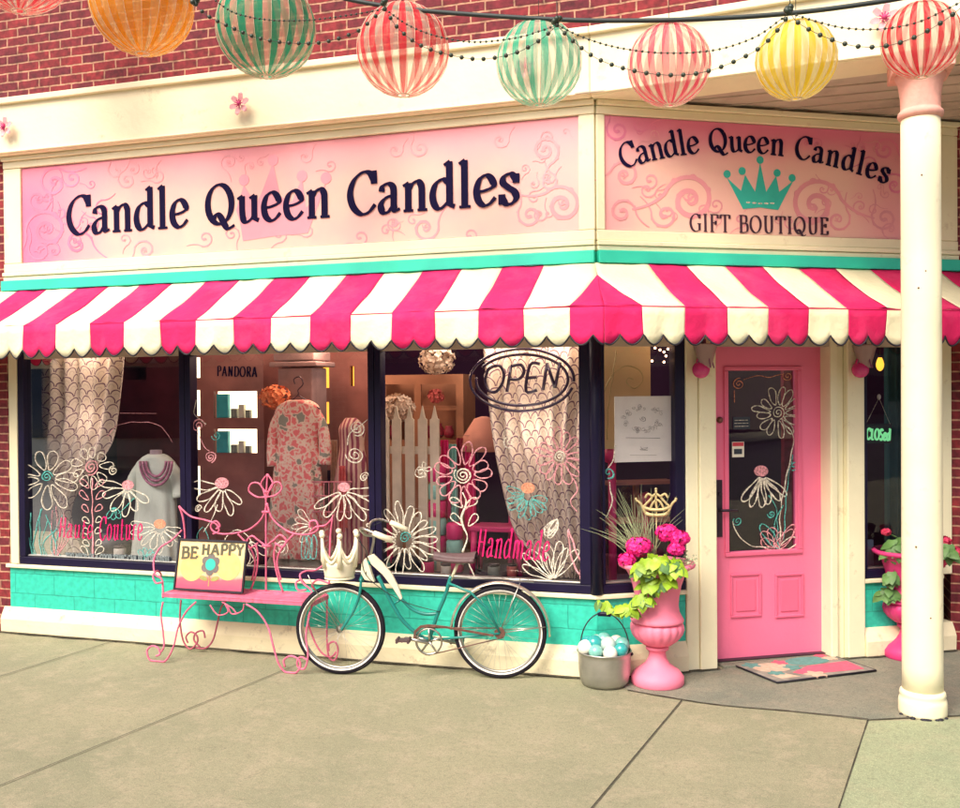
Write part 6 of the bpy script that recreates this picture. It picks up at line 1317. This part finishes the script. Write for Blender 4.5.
d=Doodle(WR,-.2); d.line([(603,440),(603,400),(612,375),(628,366),(641,372),(642,382),(634,388),(627,383),(629,378),(634,379)],.006); d.line([(616,350),(613,375),(608,410),(607,440)],.005); o_=d.mb.build('scroll_iron',M['gold'],loc=WR.P(.2,-.2,1.2)); tag(o_,'bronze scrolled iron hanger in front of the cream board','iron scroll')
M['spark']=emis('warm_fairy_bulb',(1,.55,.3),6)
fl=thing('fairy_lights','cluster of warm fairy lights at the top of the narrow window','lights',WR.P(*(lambda q:(q[0],-.2,q[1]))(hitR(664,350,-.2)))); mb=MB(); 
for x,y in ((655,348),(660,350),(664,344),(668,349),(664,352),(652,361),(664,362),(671,361),(659,345),(669,344),(666,356)): mb.ball(px(WR,[(x,y)],-.2)[0],.009,8)
mb.build('bulb',M['spark'],fl); mb=MB(); mb.tube(px(WR,catm([(664,335),(660,350),(652,361),(664,362),(671,361),(668,349),(664,340)],4),-.205),.002,5); mb.build('wire',M['cable'],fl)
for x,y,r,mm,lb in ((612,455,10,'hotp','hot pink cloth bundle left of the wreath poster'),(645,500,9,'redp2','dark red ware low in the narrow window')):
    c=px(WR,[(x,y)],-.4)[0]; mb=MB(); mb.ball(c,r/150,18,rf=lambda d:1+.12*sin(d.x*8+d.z*7)); mb.tube([c,Vector((c.x,c.y,.6))],.03,8); tag(mb.build('cloth_bundle',M[mm],loc=Vector((c.x,c.y,.6))),lb,'cloth')
sh=MB(); 
for y in (482,520): a=hitR(604,y,-.5); b_=hitR(672,y,-.5); sh.wbox(WR,a[0],b_[0],-.62,-.4,a[1]-.02,a[1])
for x in (640,): a=hitR(x,482,-.5); sh.wbox(WR,a[0]-.02,a[0]+.02,-.6,-.56,.6,a[1]-.021)
tag(sh.build('dark_shelf',M['wood'],loc=WR.P(.4,-.5,.6)),'dark red wooden shelf low in the narrow window','shelf')
# --- closed sign, glowing bulb, cards in the right window
M['chalk']=emis('green_chalk_glow',(.25,.85,.35),.35); cl=thing('closed_sign','small black board hung by a string with green handwritten closed','sign',WR.P(*(lambda q:(q[0],-.07,q[1]))(hitR(877,434,-.07))))  # chalk letters given a faint glow of their own by emission
rb(863.5,424,892,443,-.075,.008).build('board',M['black'],cl)
letters(WR,'CLOSed',(866,439),(890,440.5),14,-.072,cl,M['chalk'],pen=.16,thin=.8)
mb=MB(); mb.tube(px(WR,[(866,424),(879,398),(890,424)],-.075),.0025,5); mb.build('string',M['white_line'],cl)
mb=MB(); mb.ball(px(WR,[(879,397)],-.07)[0],.018,10,sc_=(.8,.5,1.3)); mb.build('hook',M['paper'],cl)
M['glow']=emis('amber_bulb',(1,.50,.04),1.0)
bl_=thing('hanging_bulb','glowing amber bulb in the window beside the porch column','lamp',px(WR,[(880,362)],-.25)[0]); c=px(WR,[(880,362)],-.25)[0]; mb=MB(); mb.lathe(c-Vector((0,0,.07)),[(.006,0),(.020,.012),(.029,.035),(.030,.055),(.024,.08),(.014,.105)],24); mb.build('bulb',M['glow'],bl_); mb=MB(); mb.tube([c+Vector((0,0,.05)),c+Vector((0,0,.5))],.004,6); mb.build('cord',M['cable'],bl_)
mb=MB(); a=hitR(866,572,-.2); b_=hitR(876,541,-.2); mb.hexa([WR.P(a[0],-.2,a[1]),WR.P(b_[0]-.02,-.2,a[1]),WR.P(b_[0]-.02,-.22,a[1]),WR.P(a[0],-.22,a[1]),WR.P(a[0]+.03,-.26,b_[1]),WR.P(b_[0]+.02,-.26,b_[1]),WR.P(b_[0]+.02,-.28,b_[1]),WR.P(a[0]+.03,-.28,b_[1])]); M['bluec']=mat('blue_grey_card',(.30,.38,.48),.6,.1,10,0); tag(mb.build('leaning_card',M['bluec'],loc=WR.P(a[0],-.2,a[1])),'blue grey card leaning in the window beside the porch column','card')
mb=MB()
def dc(u,v): s0=hitR(884,400,-.4)[0]; s=s0+.32*u; return WR.P(s,-.4+.03*sin(u*26),.6+1.95*v)
mb.grid(dc,40,2); M['dteal']=mat('dark_teal_cloth',(.03,.12,.14),.9,.2,4,.2,30); tag(mb.build('dark_curtain',M['dteal'],loc=WR.P(2.3,-.4,.6),recalc=False),'dark teal curtain in the window beside the porch column','curtain')
# inside the door: dark red screen
mb=MB(); mb.wbox(WR,2.15,2.4,-1.2,-1.15,.6,2.3); tag(mb.build('red_screen',M['redp2'],loc=WR.P(2.2,-1.2,.05)),'dark red screen deep inside the window beside the porch column','screen')

# ================================================================== ACROSS THE STREET (seen only as reflections)
M['fb1']=brickmat('far_brick',(.30,.12,.08),(.24,.09,.06),(.5,.42,.32),.4,.15,.02); M['fb2']=mat('far_render',(.62,.50,.34),.8,.1,2,.1,10); M['fglass']=mat('far_window_glass',(.03,.035,.05),.1,.2,1,0); M['fb3']=mat('far_stone',(.38,.32,.26),.8,.1,2,.1,10)
def far(x0,x1,h,m,n,fl_,label):
    y=-20.6; t=thing('town_building',label,'building',(x0/2+x1/2,y,0)); mb=MB(); mb.box(x0,x1,y-9,y,-.05,h); mb.box(x0-.1,x1+.1,y+.001,y+.35,h-.5,h+.15); mb.build('wall',m,t)
    for f in range(fl_):
        for k in range(n):
            cx=x0+(x1-x0)*(k+.5)/n; w=(x1-x0)/n*.3; z=4.2+f*3.0; mb=MB(); mb.box(cx-w,cx+w,y+.002,y+.06,z,z+1.7); o=mb.build('window',M['fglass'],t); mb=MB(); mb.box(cx-w-.1,cx+w+.1,y+.002,y+.14,z-.14,z-.01); mb.build('sill',M['fb3'],o)
    mb=MB(); mb.box(x0+.5,x1-.5,y+.002,y+.08,.6,3.0); mb.build('shop_window',M['fglass'],t)
    mb=MB(); mb.box(x0+.3,x1-.3,y+.002,y+.25,3.15,3.6); mb.build('shop_fascia',M['fb2'],t)
far(-34,-24,7.5,M['fb1'],4,1,'low brick building across the street, far left'); far(-23.98,-12,9.8,M['fb2'],4,2,'tall cream rendered building across the street'); far(-11.98,-2,6.6,M['fb1'],3,1,'low brick building straight across the street'); far(5,15,9.6,M['fb3'],3,2,'tall grey stone building across the street'); far(15.02,30,6.6,M['fb1'],4,1,'low brick building across the street, far right')

M['pole']=mat('grey_pole',(.10,.10,.09),.6,.2,5,.1,20)
for x,y,lb in ((26,-16.6,'grey street lamp on the far pavement, nearer one'),(34,-16.6,'grey street lamp on the far pavement, farther one')):
    t=thing('street_lamp',lb,'street lamp',(x,y,0),'street lamps across the road'); mb=MB(); mb.lathe((x,y,0),[(.16,0),(.16,.3),(.09,.4),(.07,3),(.055,6.8)],14); mb.build('post',M['pole'],t)
    mb=MB(); mb.tube([(x,y,6.8),(x-.3,y+.4,7.2),(x-.9,y+1.2,7.25)],.045,8); mb.ball((x-1.1,y+1.4,7.2),.26,14,sc_=(1.2,1.2,.45)); mb.build('lamp_head',M['pole'],t)
far(40,52,3.4,M['fb3'],4,0,'single storey grey building far down the street')
# ================================================================== LIGHT, SKY, CAMERA
w=bpy.data.worlds.new('World'); sc.world=w; w.use_nodes=True; nt=w.node_tree; bg=nt.nodes['Background']; sky=nt.nodes.new('ShaderNodeTexSky'); sky.sky_type='NISHITA'; sky.sun_disc=False
EL,AZ=48,200                                   # sun stands behind the viewer's left shoulder; azimuth from +Y, clockwise
sky.sun_elevation=radians(EL); sky.sun_rotation=radians(AZ); sky.dust_density=6; sky.air_density=.8; sky.ozone_density=.6
nt.links.new(sky.outputs[0],bg.inputs[0]); bg.inputs[1].default_value=.13
sd=bpy.data.lights.new('sun','SUN'); sd.energy=1.75; sd.angle=radians(30); sd.color=(1,.93,.78); so=bpy.data.objects.new('sun',sd); COL.objects.link(so)
dirv=Vector((sin(radians(AZ))*cos(radians(EL)),cos(radians(AZ))*cos(radians(EL)),sin(radians(EL)))); so.rotation_euler=dirv.to_track_quat('Z','Y').to_euler()
# lamps of the lit shop, plus unseen fills added to brighten curtains and goods
for x,y,z,e in ((-3.0,2.6,2.9,16),(-1.2,2.8,2.9,14),(1.0,3.2,2.9,6),(-2.4,.6,2.5,18),(-4.4,.085,2.50,8),(-.75,.085,2.50,13),(-.30,.085,2.50,10),(-.50,.09,1.75,1.7),(-4.45,.09,1.8,1.6),(-1.3,.8,2.6,10),(-3.6,.3,2.45,4)):
    ld=bpy.data.lights.new('shop_and_fill_lamp','POINT'); ld.energy=e; ld.color=(1,.62,.40) if e in (16,6,18) else (1,.80,.62); ld.shadow_soft_size=.12; lo=bpy.data.objects.new('shop_and_fill_lamp',ld); lo.location=(x,y,z); COL.objects.link(lo)
cd_=bpy.data.cameras.new('camera'); co=bpy.data.objects.new('camera',cd_); COL.objects.link(co); sc.camera=co
mtx=Matrix((CR,CU,-CF)).transposed().to_4x4(); mtx.translation=CAMP; co.matrix_world=mtx
cd_.sensor_fit='HORIZONTAL'; cd_.sensor_width=36; cd_.lens=36*FOC/960; cd_.clip_end=600; cd_.clip_start=.05
vs=sc.view_settings; vs.view_transform='Standard'; vs.look='None'; vs.exposure=.85; vs.gamma=1; vs.use_curve_mapping=False
